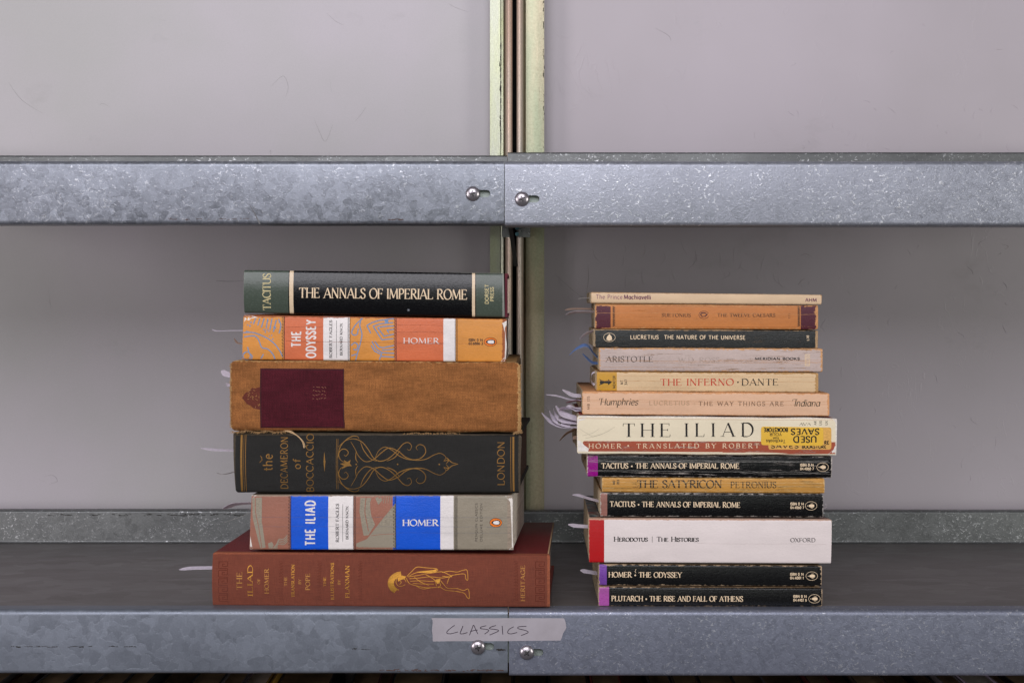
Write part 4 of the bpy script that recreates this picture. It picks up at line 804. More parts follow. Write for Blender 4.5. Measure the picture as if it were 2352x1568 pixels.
b = cls(q, 'magenta_end_cover', '#8c0f7a', 1373, 'TACITUS * THE ANNALS OF IMPERIAL ROME', ((1381.7, 1074.8), (1697.9, 1075.4), 11.6, SERIFB), ('ISBN 0 14', '04.4060 7'), (1838, 1070.2), (1889.4, 1072.3), 26, 'cracked black paperback with magenta end block, under the cream book', edge=.6, crack=.5, rough=.2, wear='#b3aaa2', scuff=.15, yb=118)
SC_ = plain('silver_crease', '#9a9792', .5); crease(b, q, [(.27, 1352, 1905, 1.0), (.22, 1500, 1905, .8), (.32, 1352, 1700, .7), (.74, 1352, 1905, .9), (.68, 1352, 1500, .5), (.8, 1700, 1905, .6)], SC_, 7); b.flush(b.root, b.z0)
q = [(1325.5, 954.5), (1923, 960.5), (1921, 1046), (1325.5, 1042)]
cm = cover_mat('cream_cover', 210, 30, '#d8ccb2', rough=.38, edge=.5, crack=0, grain=.3, fade=.06, seed=27, wear='#d3cdc4', creases=.8)
bd = cover_mat('brick_board', 210, 300, '#8f2f22', seed=27, edge=0, rough=.5)
b = book('paperback_book', q, 8, 135, (cm, bd, PW), 'wide cream and brick-red paperback with yellow used sticker on its spine', bulge=.4, r=1.2, th=.5, inset=1.2, group=GR_, wob=.5, rc=2.2)
BRK = cover_mat('brick_band', 210, 30, '#9a4a33', rough=.42, edge=.5, crack=.5, grain=.3, fade=.1, seed=27, wear='#d3cdc4', creases=.8)
b.fill('colour_band', BRK, [(1330, 955.9), (1500, 957.3), (1922.3, 961.6), (1922.3, 965), (1500, 962.3), (1330, 960.5)], .035); b.fill('colour_band', BRK, [(1340, 1012.5), (1752, 1013.5), (1921.5, 1015), (1920.8, 1042), (1700, 1043.5), (1345, 1041.5), (1350, 1030), (1338, 1020)], .035)
b.text('title_lettering', BK, 'THE', (1430.4, 1003), (1541, 1003), 31, style(.13, .035, .12, space=.3)); b.text('title_lettering', BK, 'ILIAD', (1573, 1002.6), (1731, 1002), 31, style(.13, .035, .12, space=.42))
b.text('author_lettering', CR, 'HOMER', (1352, 1029), (1427, 1029), 10.5, style(.13, .05, .11, space=.3)); b.text('author_lettering', CR, '*', (1440, 1028), (1446, 1028), 12, SERIF); b.text('author_lettering', CR, 'TRANSLATED BY ROBERT', (1462, 1029), (1743.5, 1028.4), 10.5, style(.13, .05, .11, space=.34))
b.text('publisher_lettering', BK2, 'AR', (1875, 976), (1875, 966), 5, SERIF); b.text('publisher_lettering', BK2, 'US', (1887.5, 976), (1887.5, 966), 5, SERIF); b.text('publisher_lettering', BK2, 'UX', (1901, 976), (1901, 966), 5, SERIF)
b.text('publisher_lettering', BK2, '\u039bV\u039b', (1836, 977), (1862, 977), 6, SERIFL); b.text('publisher_lettering', BK2, 'S', (1894, 992), (1898, 992), 6, SERIF)
def sticker(poly, off, m):
    b.key += 1; b.fill('price_sticker', m, poly, off)
def rrect(x0, y0, x1, y1, r, sl=0): return [(x, y + (x - x0) * sl) for x, y in arc(x1 - r, y0 + r, r, r, -90, 0, 4) + arc(x1 - r, y1 - r, r, r, 0, 90, 4) + arc(x0 + r, y1 - r, r, r, 90, 180, 4) + arc(x0 + r, y0 + r, r, r, 180, 270, 4)]
YS = ink_mat('yellow_sticker', '#d9ad3c', rough=.35); YS2 = ink_mat('pale_yellow_sticker', '#cf9f52', rough=.4); SB = ink_mat('sticker_ink', '#17150f')
sticker(rrect(1765, 981, 1909.5, 1032, 5), .12, YS2); b.text('sticker_lettering', SB, 'SAVES', (1771, 1028.3), (1834, 1028.3), 9, SANSB, .17); b.text('sticker_lettering', SB, 'BOOKSTORE', (1842, 1029), (1898, 1029), 7, style(.24, .2, 0), .17); b.text('sticker_lettering', SB, 'RE', (1893.5, 1020), (1904.5, 1020), 8, style(.24, .2, 0), .17)
sticker(rrect(1748, 979, 1891, 1021.5, 5, .014), .24, YS)
for t_, xa, xb, y_, cp, st_ in (('USED', 1875.7, 1822, 1001.5, 14, SANSB), ('SAVES', 1881.2, 1816.5, 984.2, 13.3, SANSB), ('BOOKSTORE', 1809.5, 1754, 982.3, 8.6, style(.26, .2, 0)), ('YOUR', 1795.2, 1767.2, 993.4, 6.8, SANSM), ('from', 1789, 1775.4, 1003, 5.5, SANSM), ('Textbooks', 1803.7, 1759.6, 1009, 7.6, SANSM)):
    b.text('sticker_lettering', SB, t_, (xa, y_), (xb, y_), cp, st_, .29)
for pl in ([(1327, 956), (1350, 957), (1338, 960), (1345, 963), (1330, 966), (1327, 975)], [(1326.5, 1010), (1333, 1012), (1342, 1022), (1353, 1030), (1349, 1041), (1327, 1041)], [(1912, 962), (1922, 963), (1921.5, 974), (1917, 966)], [(1900, 1044), (1915, 1032), (1919, 1020), (1921, 1045)]): b.key += 1; b.fill('torn_corner', PW, pl, .06)
for p_, c_ in (((1338, 1000), (1375, 985)), ((1345, 1006), (1400, 988)), ((1360, 1003), (1412, 980)), ((1332, 985), (1362, 1003))): b.stroke('paper_crease', ink_mat('crease_shade', '#b5ab95') if p_[0] == 1338 else bpy.data.materials['crease_shade'], [p_, ((p_[0] + c_[0]) / 2 + 3, (p_[1] + c_[1]) / 2 + 2), c_], .8, .05, smooth=True)
b.flush(b.root, b.z0)
q = [(1337.7, 898), (1905, 903), (1905, 955.5), (1337.7, 952)]
cm = cover_mat('peach_cover', 200, 18, '#cfa88a', rough=.5, edge=.7, crack=.0, grain=.3, fade=.08, seed=28, wear='#c28a5c', creases=.9)
b = book('paperback_book', q, 11, 128, (cm, cm, plain('peach_edge', '#b9906c', .9)), 'pale peach paperback with italic lettering at both ends, just above the cream book', bulge=.55, r=1.3, th=.4, inset=.5, group=GR_, wob=.3)
T1 = ink_mat('dark_olive_ink', '#38301f'); T2 = ink_mat('faded_tan_ink', '#ab8c70'); T3 = ink_mat('brown_ink', '#71543f')
b.text('number_lettering', T3, 'MB 125', (1354.4, 940), (1354.4, 909.7), 5.5, SANSM); b.text('author_lettering', T1, 'Humphries', (1378, 929.8), (1465, 929.8), 15, ITAL); b.stroke('author_lettering', T1, [(1376, 919), (1378, 915), (1386, 915)], .9, smooth=True)
b.text('title_lettering', T2, 'LUCRETIUS :', (1491, 929.8), (1596, 930), 9.4, style(.14, .08, .08, space=.22)); b.text('title_lettering', T3, 'THE WAY THINGS ARE', (1605, 931), (1799.7, 931.8), 9.6, style(.14, .08, .08, space=.26)); b.text('publisher_lettering', T1, 'Indiana', (1824, 932.6), (1883, 932.6), 15, ITAL); b.stroke('publisher_lettering', T1, [(1820, 921), (1822, 917), (1832, 917)], .9, smooth=True)
TC = plain('tan_crease', '#b98556', .8); crease(b, q, [(.36, 1340, 1903, .9), (.42, 1340, 1700, .7), (.5, 1500, 1903, .6), (.72, 1345, 1500, .5)], TC, 3); b.flush(b.root, b.z0)
q = [(1371, 853.3), (1879.7, 856), (1879.7, 901.5), (1369.6, 898)]
cm = cover_mat('buff_cover', 179, 15.5, bands(q, [(0, '#b98a2c'), (1416, '#cdb08a')]), rough=.48, edge=.8, crack=0, grain=.3, fade=.1, seed=29, wear='#a8804e', creases=.9)
b = book('paperback_book', q, 13, 108, (cm, cm, plain('buff_edge', '#a88460', .9)), 'cream paperback with red and black title and mustard end block', bulge=.4, r=1.2, th=.4, inset=.5, group=GR_, wob=.3)
RD = ink_mat('red_ink', '#b8341e', 179, 15.5, .35, 29, wear='#cdb08a'); BKc = ink_mat('black_title_ink', '#201c18', 179, 15.5, .35, 29, wear='#cdb08a')
b.text('title_lettering', RD, 'THE INFERNO', (1517, 885.4), (1684.8, 884.8), 15.5, SERIF); b.fill('author_lettering', BKc, ell(1695, 877.5, 1.9, 1.9, 9), .08, .5); b.text('author_lettering', BKc, 'DANTE', (1703.4, 884.8), (1787.6, 884.8), 15.2, SERIF)
b.text('publisher_lettering', BKc, 'MENTOR', (1413.3, 891.5), (1413.3, 862.5), 5.6, SANSM); b.text('number_lettering', BKc, 'MT', (1431, 882.4), (1431, 872.6), 5.8, SANSM); b.text('number_lettering', BKc, '347', (1440.4, 884), (1440.4, 871.5), 5.6, SANSM)
b.fill('emblem', BKc, mp(c3, [(440, 725), (458, 735), (480, 742), (510, 738), (508, 728), (538, 750), (510, 772), (508, 760), (480, 758), (460, 768), (440, 775), (450, 762), (444, 750), (452, 742)]), .07, .6)
crease(b, q, [(.46, 1372, 1878, .9), (.2, 1415, 1870, .6), (.8, 1372, 1600, .5)], TC, 4); b.flush(b.root, b.z0)
q = [(1375.7, 798.6), (1889.4, 800.5), (1889.4, 854.5), (1377, 852)]
cm = cover_mat('lilac_grey_cover', 181, 18.5, '#b5a39c', rough=.5, edge=1.0, crack=.35, grain=.35, fade=.12, seed=30, wear='#c2905e', creases=1.0)
b = book('paperback_book', q, 12, 110, (cm, cm, plain('lilac_edge', '#bb9268', .9)), 'faded greyish-pink paperback whose cracked spine names are partly rubbed off', bulge=.55, r=1.3, th=.4, inset=.5, group=GR_, wob=.3)
GI = ink_mat('rubbed_grey_ink', '#4d453f', 181, 18.5, .35, 30, wear='#c2905e', patchy=.2); GF = ink_mat('nearly_gone_ink', '#a5948c', 181, 18.5, .8, 30, wear='#c2905e'); GK = ink_mat('near_black_ink', '#1d1815', 181, 18.5, .2, 30, wear='#c2905e')
b.text('title_lettering', GI, 'ARISTOTLE', (1391.8, 831), (1500.3, 831), 12.8, SERIF); b.text('author_lettering', GF, 'W.D. ROSS', (1558, 831.6), (1652.3, 831.6), 11, SERIF); b.text('publisher_lettering', GK, 'MERIDIAN BOOKS', (1733.8, 826.5), (1836.8, 826.5), 5.6, style(.24, .2, 0))
PM_ = ink_mat('pale_tan_mark', '#c9b196'); b.fill('number_mark', PM_, [(1848.4, 813), (1860.5, 813), (1860.5, 840.5), (1848.4, 840.5)], .04); b.text('number_lettering', ink_mat('lilac_ink', '#b5a39c'), 'M65', (1858.5, 838), (1858.5, 815), 7.5, SANSM, .07)
crease(b, q, [(.55, 1380, 1886, 1.1), (.62, 1500, 1886, 1.0), (.5, 1650, 1886, .8), (.82, 1380, 1620, .6)], TC, 5); b.flush(b.root, b.z0)
q = [(1366.5, 756.2), (1879, 758.8), (1878, 800.3), (1366.5, 798.3)]
cm = cover_mat('charcoal_cover', 180, 14.6, '#202221', rough=.42, edge=.5, crack=.1, grain=.6, fade=.25, seed=31, wear='#a98a66', creases=1.8)
b = book('paperback_book', q, 14, 108, (cm, cm, plain('charcoal_edge', '#a98560', .9)), 'charcoal wrinkled-spine paperback with plain sans-serif title, third from top of the right stack', bulge=.4, r=.8, th=.4, inset=.5, group=GR_, wob=.3)
b.text('author_lettering', CR, 'LUCRETIUS', (1447.7, 778.3), (1512.5, 778.3), 8.6, SANSM); b.text('title_lettering', CR, 'THE NATURE OF THE UNIVERSE', (1525.5, 778.3), (1712, 779.3), 8.6, SANSM); b.text('number_lettering', CR, 'L18', (1858, 782), (1858, 770.2), 5.2, SANSM)
b.stroke('emblem', CR, ell(1399.7, 774.6, 13.4, 9.8, 30), .8, .075, 2); b.fill('emblem', CR, [(1393, 780), (1394, 773), (1398, 769), (1399.5, 766.5), (1401.5, 769), (1405, 773), (1406, 780), (1399.5, 782.5)], .09, .6)
b.flush(b.root, b.z0)
q = [(1367, 696.3), (1879, 701), (1879, 756.8), (1367, 755)]
cm = cover_mat('ochre_cover', 180, 19.5, bands(q, [(0, '#4a1626'), (1401.5, '#b5713a'), (1841.4, '#4a1626')]), rough=.45, edge=1.1, crack=.15, grain=.35, fade=.14, seed=32, wear='#c08a58', creases=1.0)
b = book('paperback_book', q, 13, 110, (cm, cover_mat('plum_board', 180, 300, '#4a1626', seed=32, edge=0), plain('ochre_edge', '#a87a50', .9)), 'worn ochre paperback with plum end blocks and zigzag borders', bulge=.55, r=1.3, th=.4, inset=.5, group=GR_, wob=.35, yaw=-1.2)
PL = ink_mat('plum_ink', '#41141f', 180, 19.5, .15, 32, wear='#c08a58'); DB = ink_mat('dark_brown_ink', '#1e120e', 180, 19.5, .1, 32, wear='#c08a58')
b.fill('plum_edge_line', PL, [(1403, 697.6), (1841, 701.8), (1841, 704.6), (1600, 703.2), (1403, 700.2)], .045); b.fill('plum_edge_line', PL, [(1401, 749.6), (1841, 751.3), (1841, 756.2), (1401, 754.4)], .045)
for xz in (1407, 1832):
    for k in range(10):
        y = 704 + k * 4.5; b.stroke('zigzag_border', DB, [(xz, y), (xz + 6, y + 2.2), (xz, y + 4.5)], 1.6)
b.text('author_lettering', DB, 'SUETONIUS', (1520, 727.3), (1586.3, 727.6), 7.6, SERIF); b.text('title_lettering', DB, 'THE TWELVE CAESARS', (1647.7, 727.3), (1780.6, 727.6), 7.6, SERIF); b.text('number_lettering', DB, '171', (1815, 731.5), (1815, 720), 4.2, SERIF)
b.stroke('emblem', PL, ell(1616.7, 723, 11.5, 8.5, 26, 20, 340), 1.0, .075); b.fill('emblem', PL, [(1607, 721), (1612, 717), (1620, 717.5), (1626, 721.5), (1621, 727), (1612, 728)], .07, .6); b.fill('emblem', ink_mat('ochre_patch', '#b5713a'), [(1611, 722), (1615, 719.5), (1620, 720.5), (1622, 723), (1617, 726), (1612, 725.5)], .11, .6)
crease(b, q, [(.38, 1368, 1878, 1.1), (.12, 1450, 1840, 1.0), (.62, 1402, 1700, .5)], TC, 6); b.flush(b.root, b.z0)
q = [(1358, 670.5), (1888, 676.6), (1886.5, 700), (1358, 696.3)]
cm = cover_mat('ivory_cover', 187, 8.6, '#c9ae8e', rough=.5, edge=.5, crack=0, grain=.3, fade=.08, seed=33, wear='#a9825c', creases=.9)
b = book('paperback_book', q, 11, 112, (cm, cm, plain('ivory_edge', '#a98c6c', .9)), 'very thin ivory paperback with plum lettering, top of the right stack', bulge=.5, r=1.3, th=.35, inset=.3, group=GR_, wob=.15, yaw=-.8)
PU = ink_mat('plum_title_ink', '#6a2a50')
PU2 = ink_mat('pale_plum_ink', '#7d4a62'); PU3 = ink_mat('deep_plum_ink', '#561640')
b.text('title_lettering', PU2, 'The Prince', (1368.7, 686.3), (1429.5, 686.8), 9.8, SANS); b.text('author_lettering', PU3, 'Machiavelli', (1432.8, 686.8), (1494.8, 687.4), 9.8, style(.17, .14, 0, space=.09)); b.text('publisher_lettering', PU3, 'AHM', (1849.5, 692.6), (1875.7, 693), 8, style(.17, .14, 0))
b.flush(b.root, b.z0)
# ================================================================ PAPER SLIPS
LAV = plain('lavender_paper', '#d2c9d6', .8); GRY = plain('grey_paper', '#8f8a86', .8); BLU = plain('blue_paper', '#5b76a8', .6); PNK = plain('pink_paper', '#8d4a55', .7); TAN = plain('tan_paper', '#9c8272', .9); DRK = plain('dark_slip', '#2d2b2b', .5)
def slip(pts, w_, tilt, m, lb, y=45, group=None, taper=.18, cat='bookmark', name='paper_bookmark'):
    P = catmull(pts, 6); V = []; F = []; n = len(P); ox, oz = wx(P[-1][0], y), wz(P[-1][1], y)
    for i, p in enumerate(P):
        t = i / (n - 1); ww = w_ * .74 / 2 * (taper + (1 - taper) * min(1, t * 3)); ti = math.radians(tilt * .8 * (1 - .35 * t))
        X, Z = wx(p[0], y), wz(p[1], y)
        for th_ in (0, .14):
            for sg in (-1, 1): V.append((X - ox + (.15 * sg), sg * ww * math.cos(ti), Z - oz + sg * ww * math.sin(ti) + th_))
    # tuck the inner end between the pages
    for th_ in (0, .14):
        for sg in (-1, 1): V.append((40 if P[-1][0] > P[0][0] else -40, sg * w_ / 2 * .65, th_))
    for i in range(n):
        a = i * 4; F += [(a, a + 1, a + 5, a + 4), (a + 2, a + 6, a + 7, a + 3), (a, a + 4, a + 6, a + 2), (a + 1, a + 3, a + 7, a + 5)]
    F += [(0, 2, 3, 1), (4 * n, 4 * n + 1, 4 * n + 3, 4 * n + 2)]
    o = link(name, V, F, m, None); o.location = (ox * S, y * S, oz * S); tag(o, lb, cat, group); return o
BG = 'paper slips sticking out of the books'
for a in [
 ([(497, 645), (530, 646.5), (557, 644.5), (561, 644.5)], 7, 4, DRK, 'thin dark slip sticking out left of the topmost left book'),
 ([(487, 756.5), (500, 760), (530, 759), (559, 759)], 8, 6, LAV, 'thin pale slip sticking out left of the orange and coral book'),
 ([(538, 777), (545, 787), (559, 790)], 6, 20, TAN, 'tiny curled scrap at the lower left side of the orange book'),
 ([(508, 852), (518, 858), (533, 862)], 12, 38, LAV, 'short wide lilac slip at the upper left of the brown cloth book'),
 ([(519, 880), (524, 884), (533, 884)], 7, 25, LAV, 'small curled slip left of the brown book, below the wide lilac one'),
 ([(462, 1029), (500, 1033), (539, 1034)], 9, 14, LAV, 'long pale slip at the upper left of the black gilt book'),
 ([(497, 1085), (512, 1089), (540, 1083)], 10, -12, GRY, 'short grey slip at the lower left of the black gilt book'),
 ([(512, 1168), (530, 1161), (545, 1157), (582, 1155)], 14, -32, LAV, 'broad folded lilac slip left of the blue and grey book'),
 ([(516, 1199), (545, 1189), (582, 1174)], 3, 0, GRY, 'thin straight grey strip slanting below the broad lilac slip'),
 ([(412, 1307), (440, 1304), (492, 1303)], 12, 10, LAV, 'long lilac slip left of the russet warrior book'),
 ([(1283, 1389), (1275, 1388.5), (1258, 1388)], 3, 10, DRK, 'short dark pin lying at the lower right of the russet book'),
 ([(1328, 686), (1340, 684.5), (1362, 684.5)], 6, 10, GRY, 'short grey slip left of the thin ivory book'),
 ([(1297, 712), (1318, 709), (1371, 709.5)], 9, 18, TAN, 'brownish slip left of the ochre book, upper of its pair'),
 ([(1299, 723), (1322, 717), (1371, 717)], 10, -22, LAV, 'lilac slip left of the ochre book, lower of its pair'),
 ([(1331, 779), (1340, 771), (1352, 764), (1371, 759)], 9, -35, LAV, 'folded lilac scrap left of the charcoal wrinkled book'),
 ([(1893, 759.5), (1886, 760), (1874, 760)], 3, 5, GRY, 'tiny pale slip at the right end of the charcoal book'),
 ([(1307, 816), (1322, 802), (1340, 793), (1352, 796), (1364, 812), (1380, 826)], 9, 30, BLU, 'curled blue slip arching left of the faded greyish-pink book'),
 ([(1338, 812), (1350, 824), (1362, 833), (1380, 833)], 9, 28, BLU, 'shorter blue slip below the arching blue one'),
 ([(1371, 853), (1360, 858), (1358, 872), (1363, 882), (1374, 879)], 6, 40, LAV, 'hooked white slip left of the mustard-ended cream book'),
 ([(1254, 906), (1280, 909), (1310, 917), (1342, 918)], 7, 14, LAV, 'longest pale slip left of the peach book'),
 ([(1292, 895), (1306, 903), (1320, 908), (1342, 909)], 11, 30, LAV, 'flared white slip at the upper left of the peach book'),
 ([(1300, 925), (1312, 922), (1326, 920), (1342, 926)], 9, -18, PNK, 'dull red slip left of the peach book'),
 ([(1244, 948), (1262, 966), (1290, 978), (1331, 979)], 11, 30, LAV, 'lowest long curved lilac slip left of the cream book'),
 ([(1271, 938), (1277, 955), (1295, 966), (1331, 970)], 11, 40, LAV, 'bent white slip above the lowest curved lilac one'),
 ([(1283, 945), (1290, 938), (1312, 938), (1331, 942)], 11, -30, LAV, 'white slip bent over at the top left of the cream book'),
 ([(1287, 955), (1282, 965), (1300, 975), (1331, 975)], 9, 40, GRY, 'grey slip looping among the white slips left of the cream book'),
 ([(1262, 944), (1272, 962), (1300, 974), (1331, 977)], 13, 42, LAV, 'wide crumpled lilac slip in the middle of the bunch left of the cream book'),
 ([(1276, 932), (1286, 946), (1304, 955), (1331, 962)], 12, 46, LAV, 'pointed lilac slip rising highest in the bunch left of the cream book'),
 ([(1296, 938), (1310, 933), (1322, 940), (1342, 938)], 10, 36, LAV, 'short crumpled white slip under the peach book, nearest its corner'),
 ([(1285, 1012), (1298, 998), (1312, 990), (1331, 984)], 9, -35, TAN, 'brownish folded slip hanging left of the cream book'),
 ([(1318, 1016), (1316, 1006), (1331, 1004)], 7, 40, TAN, 'small curled brown scrap below the hanging brownish slip'),
 ([(1340, 1062), (1343, 1052), (1353, 1049)], 7, -40, TAN, 'torn scrap at the upper left corner of the magenta-ended book'),
 ([(1378, 1105), (1376, 1120), (1387, 1122)], 6, 40, TAN, 'small curled tan scrap left of the mustard yellow book'),
 ([(1315, 1136), (1330, 1137), (1352, 1144), (1383, 1152)], 9, 18, LAV, 'pale slip left of the pink-ended black book'),
 ([(1896, 1157), (1899, 1163), (1886, 1170)], 2.5, 10, LAV, 'tiny white thread-like slip right of the pink-ended black book'),
 ([(1305, 1204), (1325, 1207), (1357, 1209)], 10, 20, LAV, 'pale slip left of the thick white book'),
 ([(1333, 1309), (1348, 1312), (1380, 1317)], 9, 25, LAV, 'pale slip left of the purple-ended black book'),
]:
    slip(*a[:5], group=BG)
# ================================================================ TAPE
qt = [(991, 1417), (1300, 1417), (1300, 1471), (991, 1471)]
t = Surface(qt, -.35); troot = empty('masking_tape', (t.xc, -.35, wz(1444))); tag(troot, 'translucent lilac-grey tape strip on the lower rail with handwritten word', 'tape')
tm = N('tape_paper'); o_ = tm.obj(); MT = tm.done(tm.mix(tm.rng(tm.noise(o_, 60, 5), .35, .65), lin('#aaa3a9'), lin('#b4adb4')), .55, 0, tm.bump(tm.noise(o_, 700, 3), .0003, .4), Alpha=.74)
zt0 = wz(1444)
t.fill('tape_strip', MT, mp(c5, [(562, 248), (900, 250), (1300, 249), (1750, 250), (1766, 275), (1774, 335), (1762, 360), (1742, 388), (1738, 410), (1724, 450), (1200, 455), (700, 456), (575, 459), (568, 360), (572, 272)]), .0, 1.5)
PEN = ink_mat('dark_purple_pen', '#2a1a2c')
for s_ in [[(772, 313), (740, 335), (706, 366), (704, 385), (740, 388), (802, 372)], [(846, 320), (834, 350), (821, 386), (850, 388), (886, 377)], [(905, 402), (925, 350), (942, 312), (960, 350), (980, 390)], [(912, 368), (945, 360), (977, 355)],
           [(1055, 316), (1010, 328), (1006, 342), (1060, 350), (1078, 362), (1040, 392)], [(1142, 314), (1090, 332), (1090, 344), (1150, 352), (1162, 366), (1085, 400)], [(1198, 318), (1204, 396)], [(1302, 326), (1262, 348), (1247, 378), (1275, 390), (1332, 377)], [(1415, 322), (1350, 326), (1342, 342), (1410, 360), (1430, 378), (1368, 405)]]:
    t.stroke('handwriting', PEN, mp(c5, s_), 1.6, .06, smooth=True)
t.flush(troot, zt0)
# ================================================================ DARK ROW BELOW
cols = ['#1b1715', '#3a1410', '#2b2b2e', '#57504a', '#141414', '#3b2d20', '#6b6266', '#20262e']
RB = 'books on the dark shelf below'
row = [(-260, 'd'), (-150, 'k'), (-60, 'd'), (0, 'r'), (52, '-'), (76, 'd'), (145, 'k'), (218, 'b'), (286, 'k'), (345, 'd'), (425, 'k'), (498, 'g'), (550, 'w'), (608, 'y'), (624, 'b'), (750, '-'), (796, 'd'), (868, 'r'), (900, 'd'), (1018, 'k'), (1100, 'b'),
       (1178, 'd'), (1261, 'b'), (1352, 'Y'), (1357, 'R'), (1428, 'k'), (1490, 'd'), (1545, 'b'), (1606, 'k'), (1690, 'g'), (1765, 'b'), (1860, 'r'), (1915, 'k'), (1965, 'b'), (2040, 'k'), (2120, 'd'), (2165, 'g'), (2215, 'w'), (2290, 'd'), (2340, 'k'), (2440, 'b'), (2540, 'd'), (2620, '-')]
rc = {k: plain('row_cover_' + n, c, .6) for k, n, c in (('r', 'red', '#4a1512'), ('k', 'black', '#151416'), ('d', 'grey', '#3a3637'), ('b', 'brown', '#3a2d24'), ('g', 'stone', '#6b6466'), ('w', 'lavender', '#a99aae'), ('y', 'yellow', '#a07a2c'), ('Y', 'mustard', '#c08a20'), ('R', 'rust', '#6a2414'))}
names = {'w': 'pale lavender', 'y': 'narrow yellow-brown', 'Y': 'very thin mustard yellow', 'R': 'rusty red', 'r': 'dark red', 'g': 'stone grey'}
for (pa, kd), (pb, _) in zip(row, row[1:]):
    if kd == '-': continue
    xa, xb = wx(pa, 78), wx(pb, 78); t_ = xb - xa - .5; h = 300 + R.uniform(-10, 2); dep = R.uniform(150, 200); y0 = R.uniform(20, 45)
    root = empty('upright_book', ((xa + xb) / 2, y0, -380)); root['category'] = 'book'; root['group'] = RB
    root['label'] = 'dark upright book in the unlit row below, ' + ('under the left shelf rail' if pa < 1170 else 'under the right shelf rail') if kd not in names else names[kd] + ' upright book in the row below, ' + ('under the far left rail end' if pa < 200 else 'under the left shelf rail' if pa < 990 else 'just right of the rail joint' if pa < 1430 else 'under the right shelf rail' if pa < 2000 else 'under the far right rail end')
    ct = min(1.5, t_ * .3); V = []; F = []
    for bx in ((-t_ / 2, t_ / 2, 0, ct, 0, h), (-t_ / 2, -t_ / 2 + ct, ct + .01, dep, 0, h), (t_ / 2 - ct, t_ / 2, ct + .01, dep, 0, h)):
        v, f = box(*bx); n0 = len(V); V += v; F += [tuple(i + n0 for i in g) for g in f]
    link('cover', V, F, rc[kd], root)
    v, f = box(-t_ / 2 + ct + .05, t_ / 2 - ct - .05, ct + .1, dep - 2, 2, h - 1.5); link('page_block', v, f, (PAGESW if kd == 'w' else PAGESD), root)
# ================================================================ SCRATCHES, HAIRS AND DRIPS ON THE PANELS
def marks(name, lst, mat, wmm, parent, lift=.25):
    V = []; F = []
    for pts in lst:
        P = catmull(pts, 5)
        v, f = tube([(wx(a, YW), YW - lift * .3, wz(b_, YW)) for a, b_ in P], lambda t: wmm * (.35 + math.sin(math.pi * min(1, max(0, t)))) * .5, 5); n0 = len(V); V += v; F += [tuple(i + n0 for i in g) for g in f]
    return link(name, V, F, mat, parent)
pn = [o for o in C.objects if o.name.startswith('back_panel')]
HAIR = plain('dark_hair', '#756e6e', .8)
hl = [[(228, 243), (236, 238), (252, 246)], [(254, 404), (262, 398), (266, 408)], [(1030, 8), (1046, 18), (1076, 28)], [(1440, 270), (1465, 300), (1495, 325), (1530, 285)], [(1512, 350), (1518, 390), (1520, 425)], [(815, 280), (830, 262), (842, 245)], [(818, 318), (817, 325)], [(346, 40), (380, 48)],
      [(468, 596), (470, 580)], [(232, 460), (234, 476)], [(618, 352), (622, 346), (621, 360)], [(757, 180), (762, 212)], [(930, 122), (936, 130)], [(1860, 250), (1866, 262)], [(228, 1385), (222, 1400), (236, 1422)], [(114, 690), (117, 708)], [(20, 190), (50, 230), (100, 262)],
      [(750, 30), (772, 50), (790, 58)], [(1000, 1070), (1010, 1076)], [(1056, 1010), (1062, 1004)], [(100, 1095), (120, 1090), (132, 1104), (112, 1112)], [(90, 1100), (105, 1106)], [(70, 300), (76, 320)], [(622, 200), (650, 175), (662, 200), (655, 225)], [(110, 660), (116, 700)]]
marks('hair_scratch', [[(a * .5 if a > 1130 else a, b_) for a, b_ in l] for l in hl], HAIR, .15, pn[0])
marks('hair_scratch', [[(1838, 588), (1850, 583), (1866, 590)], [(1842, 585), (1858, 592)], [(1832, 655), (1840, 645), (1848, 640)], [(1838, 650), (1842, 660)], [(1840, 640), (1836, 652)], [(1505, 65), (1535, 82), (1541, 95)], [(1384, 1140), (1400, 1120)], [(1345, 680), (1352, 640), (1350, 610)],
      [(1275, 630), (1320, 670), (1350, 690)], [(2330, 420), (2345, 425), (2340, 445), (2352, 450)], [(2300, 560), (2316, 566), (2308, 572)]], HAIR, .19, pn[1])
dl = []
for i in range(70):
    a, b_ = R.uniform(1700, 2345), R.choice([R.uniform(215, 345), R.uniform(540, 1150), R.uniform(540, 1150), R.uniform(30, 345)])
    an = R.gauss(1.4, .6); L = R.uniform(8, 26); dl.append([(a, b_), (a + math.cos(an) * L * .5 + R.uniform(-5, 5), b_ + math.sin(an) * L * .5), (a + math.cos(an) * L, b_ + math.sin(an) * L)])
for i in range(24):
    a, b_ = R.uniform(1270, 1800), R.uniform(540, 640); an = R.gauss(1.5, .4); L = R.uniform(14, 40); dl.append([(a, b_), (a + R.uniform(-6, 6), b_ + L * .5), (a + math.cos(an) * L, b_ + L)])
marks('paint_drip', dl, MW2, .5, pn[1], 0)

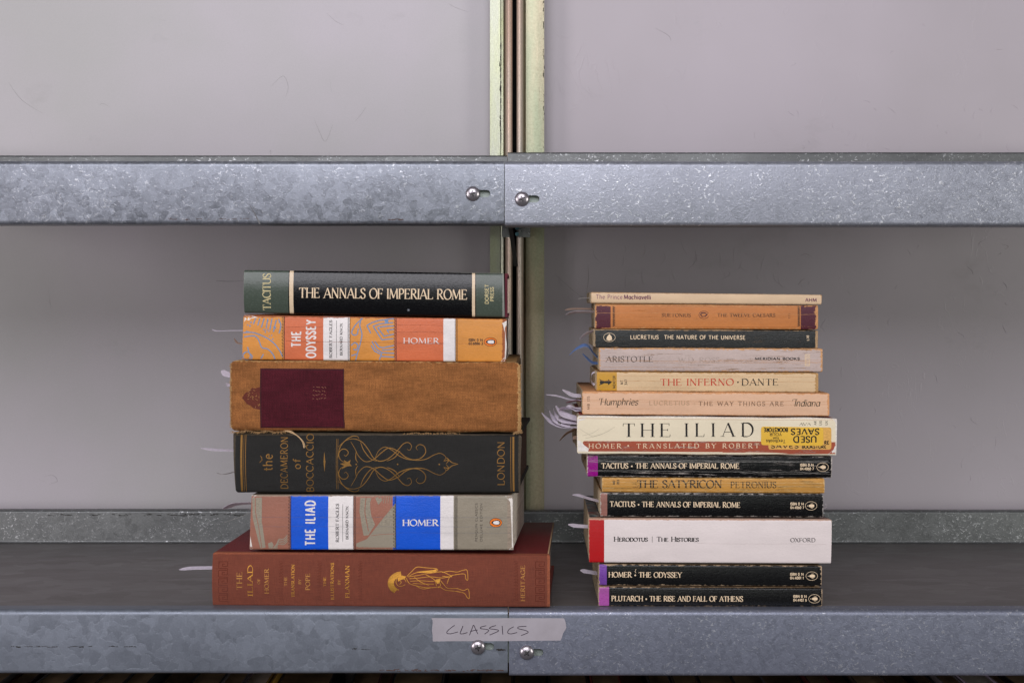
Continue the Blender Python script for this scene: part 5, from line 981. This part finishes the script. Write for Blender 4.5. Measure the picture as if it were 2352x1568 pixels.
# ================================================================ WEAR ON THE STEEL
RUST = plain('brown_rust', '#4a3128', .9); SMUT = plain('black_scuff', '#1f1b19', .8)
def dashes(name, parent, Y, mat, x0, x1, y, n, wd, seed, vert=False, org=None):
    rr = random.Random(seed); V = []; F = []; o = org or parent.location / S
    for i in range(n):
        a = x0 + (x1 - x0) * rr.random(); L = rr.uniform(1.5, 14); jy = y + rr.gauss(0, 1.0)
        P = [(a, jy), (a + L * .5, jy + rr.uniform(-.8, .8)), (a + L, jy + rr.uniform(-.8, .8))]
        if vert: P = [(q, p) for p, q in P]
        v, f = tube([(wx(p, Y) - o[0], Y - o[1], wz(q, Y) - o[2]) for p, q in catmull(P, 3)], lambda t: wd * (.3 + rr.random() * .7) * .5, 5); n0 = len(V)
        V += [(a_, b_ * .15 + (Y - o[1]) * .85, c_) for a_, b_, c_ in v]; F += [tuple(q + n0 for q in g) for g in f]
    return link(name, V, F, mat, parent)
dashes('black_scuff', s_ll, -.05, SMUT, 25, 310, 1484, 26, .7, 1); dashes('black_scuff', s_ll, -.05, SMUT, 788, 840, 1490, 6, .5, 2); dashes('black_scuff', s_ll, -.05, SMUT, 1138, 1156, 1492, 9, 1.0, 3)
dashes('rust_line', s_ll, -.05, RUST, 860, 1155, 1538, 55, .7, 4); dashes('rust_line', s_ll, 1.2, RUST, 820, 1000, 1408, 34, .5, 5); dashes('rust_line', s_lr, 1.2, RUST, 1400, 1470, 1409, 16, .4, 6); dashes('rust_line', s_lr, 1.2, RUST, 1900, 2090, 1410, 26, .4, 7)
dashes('black_scuff', s_ll, 308.4, SMUT, 110, 560, 1182, 44, .9, 8); dashes('rust_line', s_ul, -.05, RUST, 380, 480, 503, 10, .5, 9); dashes('rust_line', s_ul, -.05, RUST, 500, 560, 503, 8, .5, 10); dashes('rust_line', s_ul, -.05, RUST, 885, 915, 504, 8, .6, 11)
dashes('rust_line', s_ur, 1.2, RUST, 1420, 1700, 378, 26, .3, 12)
v, f = tube([(wx(573) - s_ul.location.x / S, 0, wz(470) - zU), (wx(585) - s_ul.location.x / S, 0, wz(490) - zU), (wx(597) - s_ul.location.x / S, 0, wz(515) - zU)], lambda t: .25 + .5 * t, 5)
link('dark_scratch', [(a, b_ * .2, c) for a, b_, c in v], f, plain('dull_scratch', '#5b5a5c', .6), s_ul)
pp = [o for o in C.objects if o.name.startswith('steel_post')]
dashes('black_streak', pp[0], PY - .1, SMUT, 95, 330, 1150.5, 60, 1.3, 13, True, (0, 0, 0)); dashes('black_streak', pp[0], PY - .1, SMUT, 0, 360, 1153, 40, .35, 14, True, (0, 0, 0))
dashes('black_streak', pp[1], PY - .1, SMUT, 0, 350, 1247.5, 46, 1.0, 15, True, (0, 0, 0)); dashes('black_streak', pp[1], PY - .1, SMUT, 560, 1150, 1244, 30, .5, 16, True, (0, 0, 0))
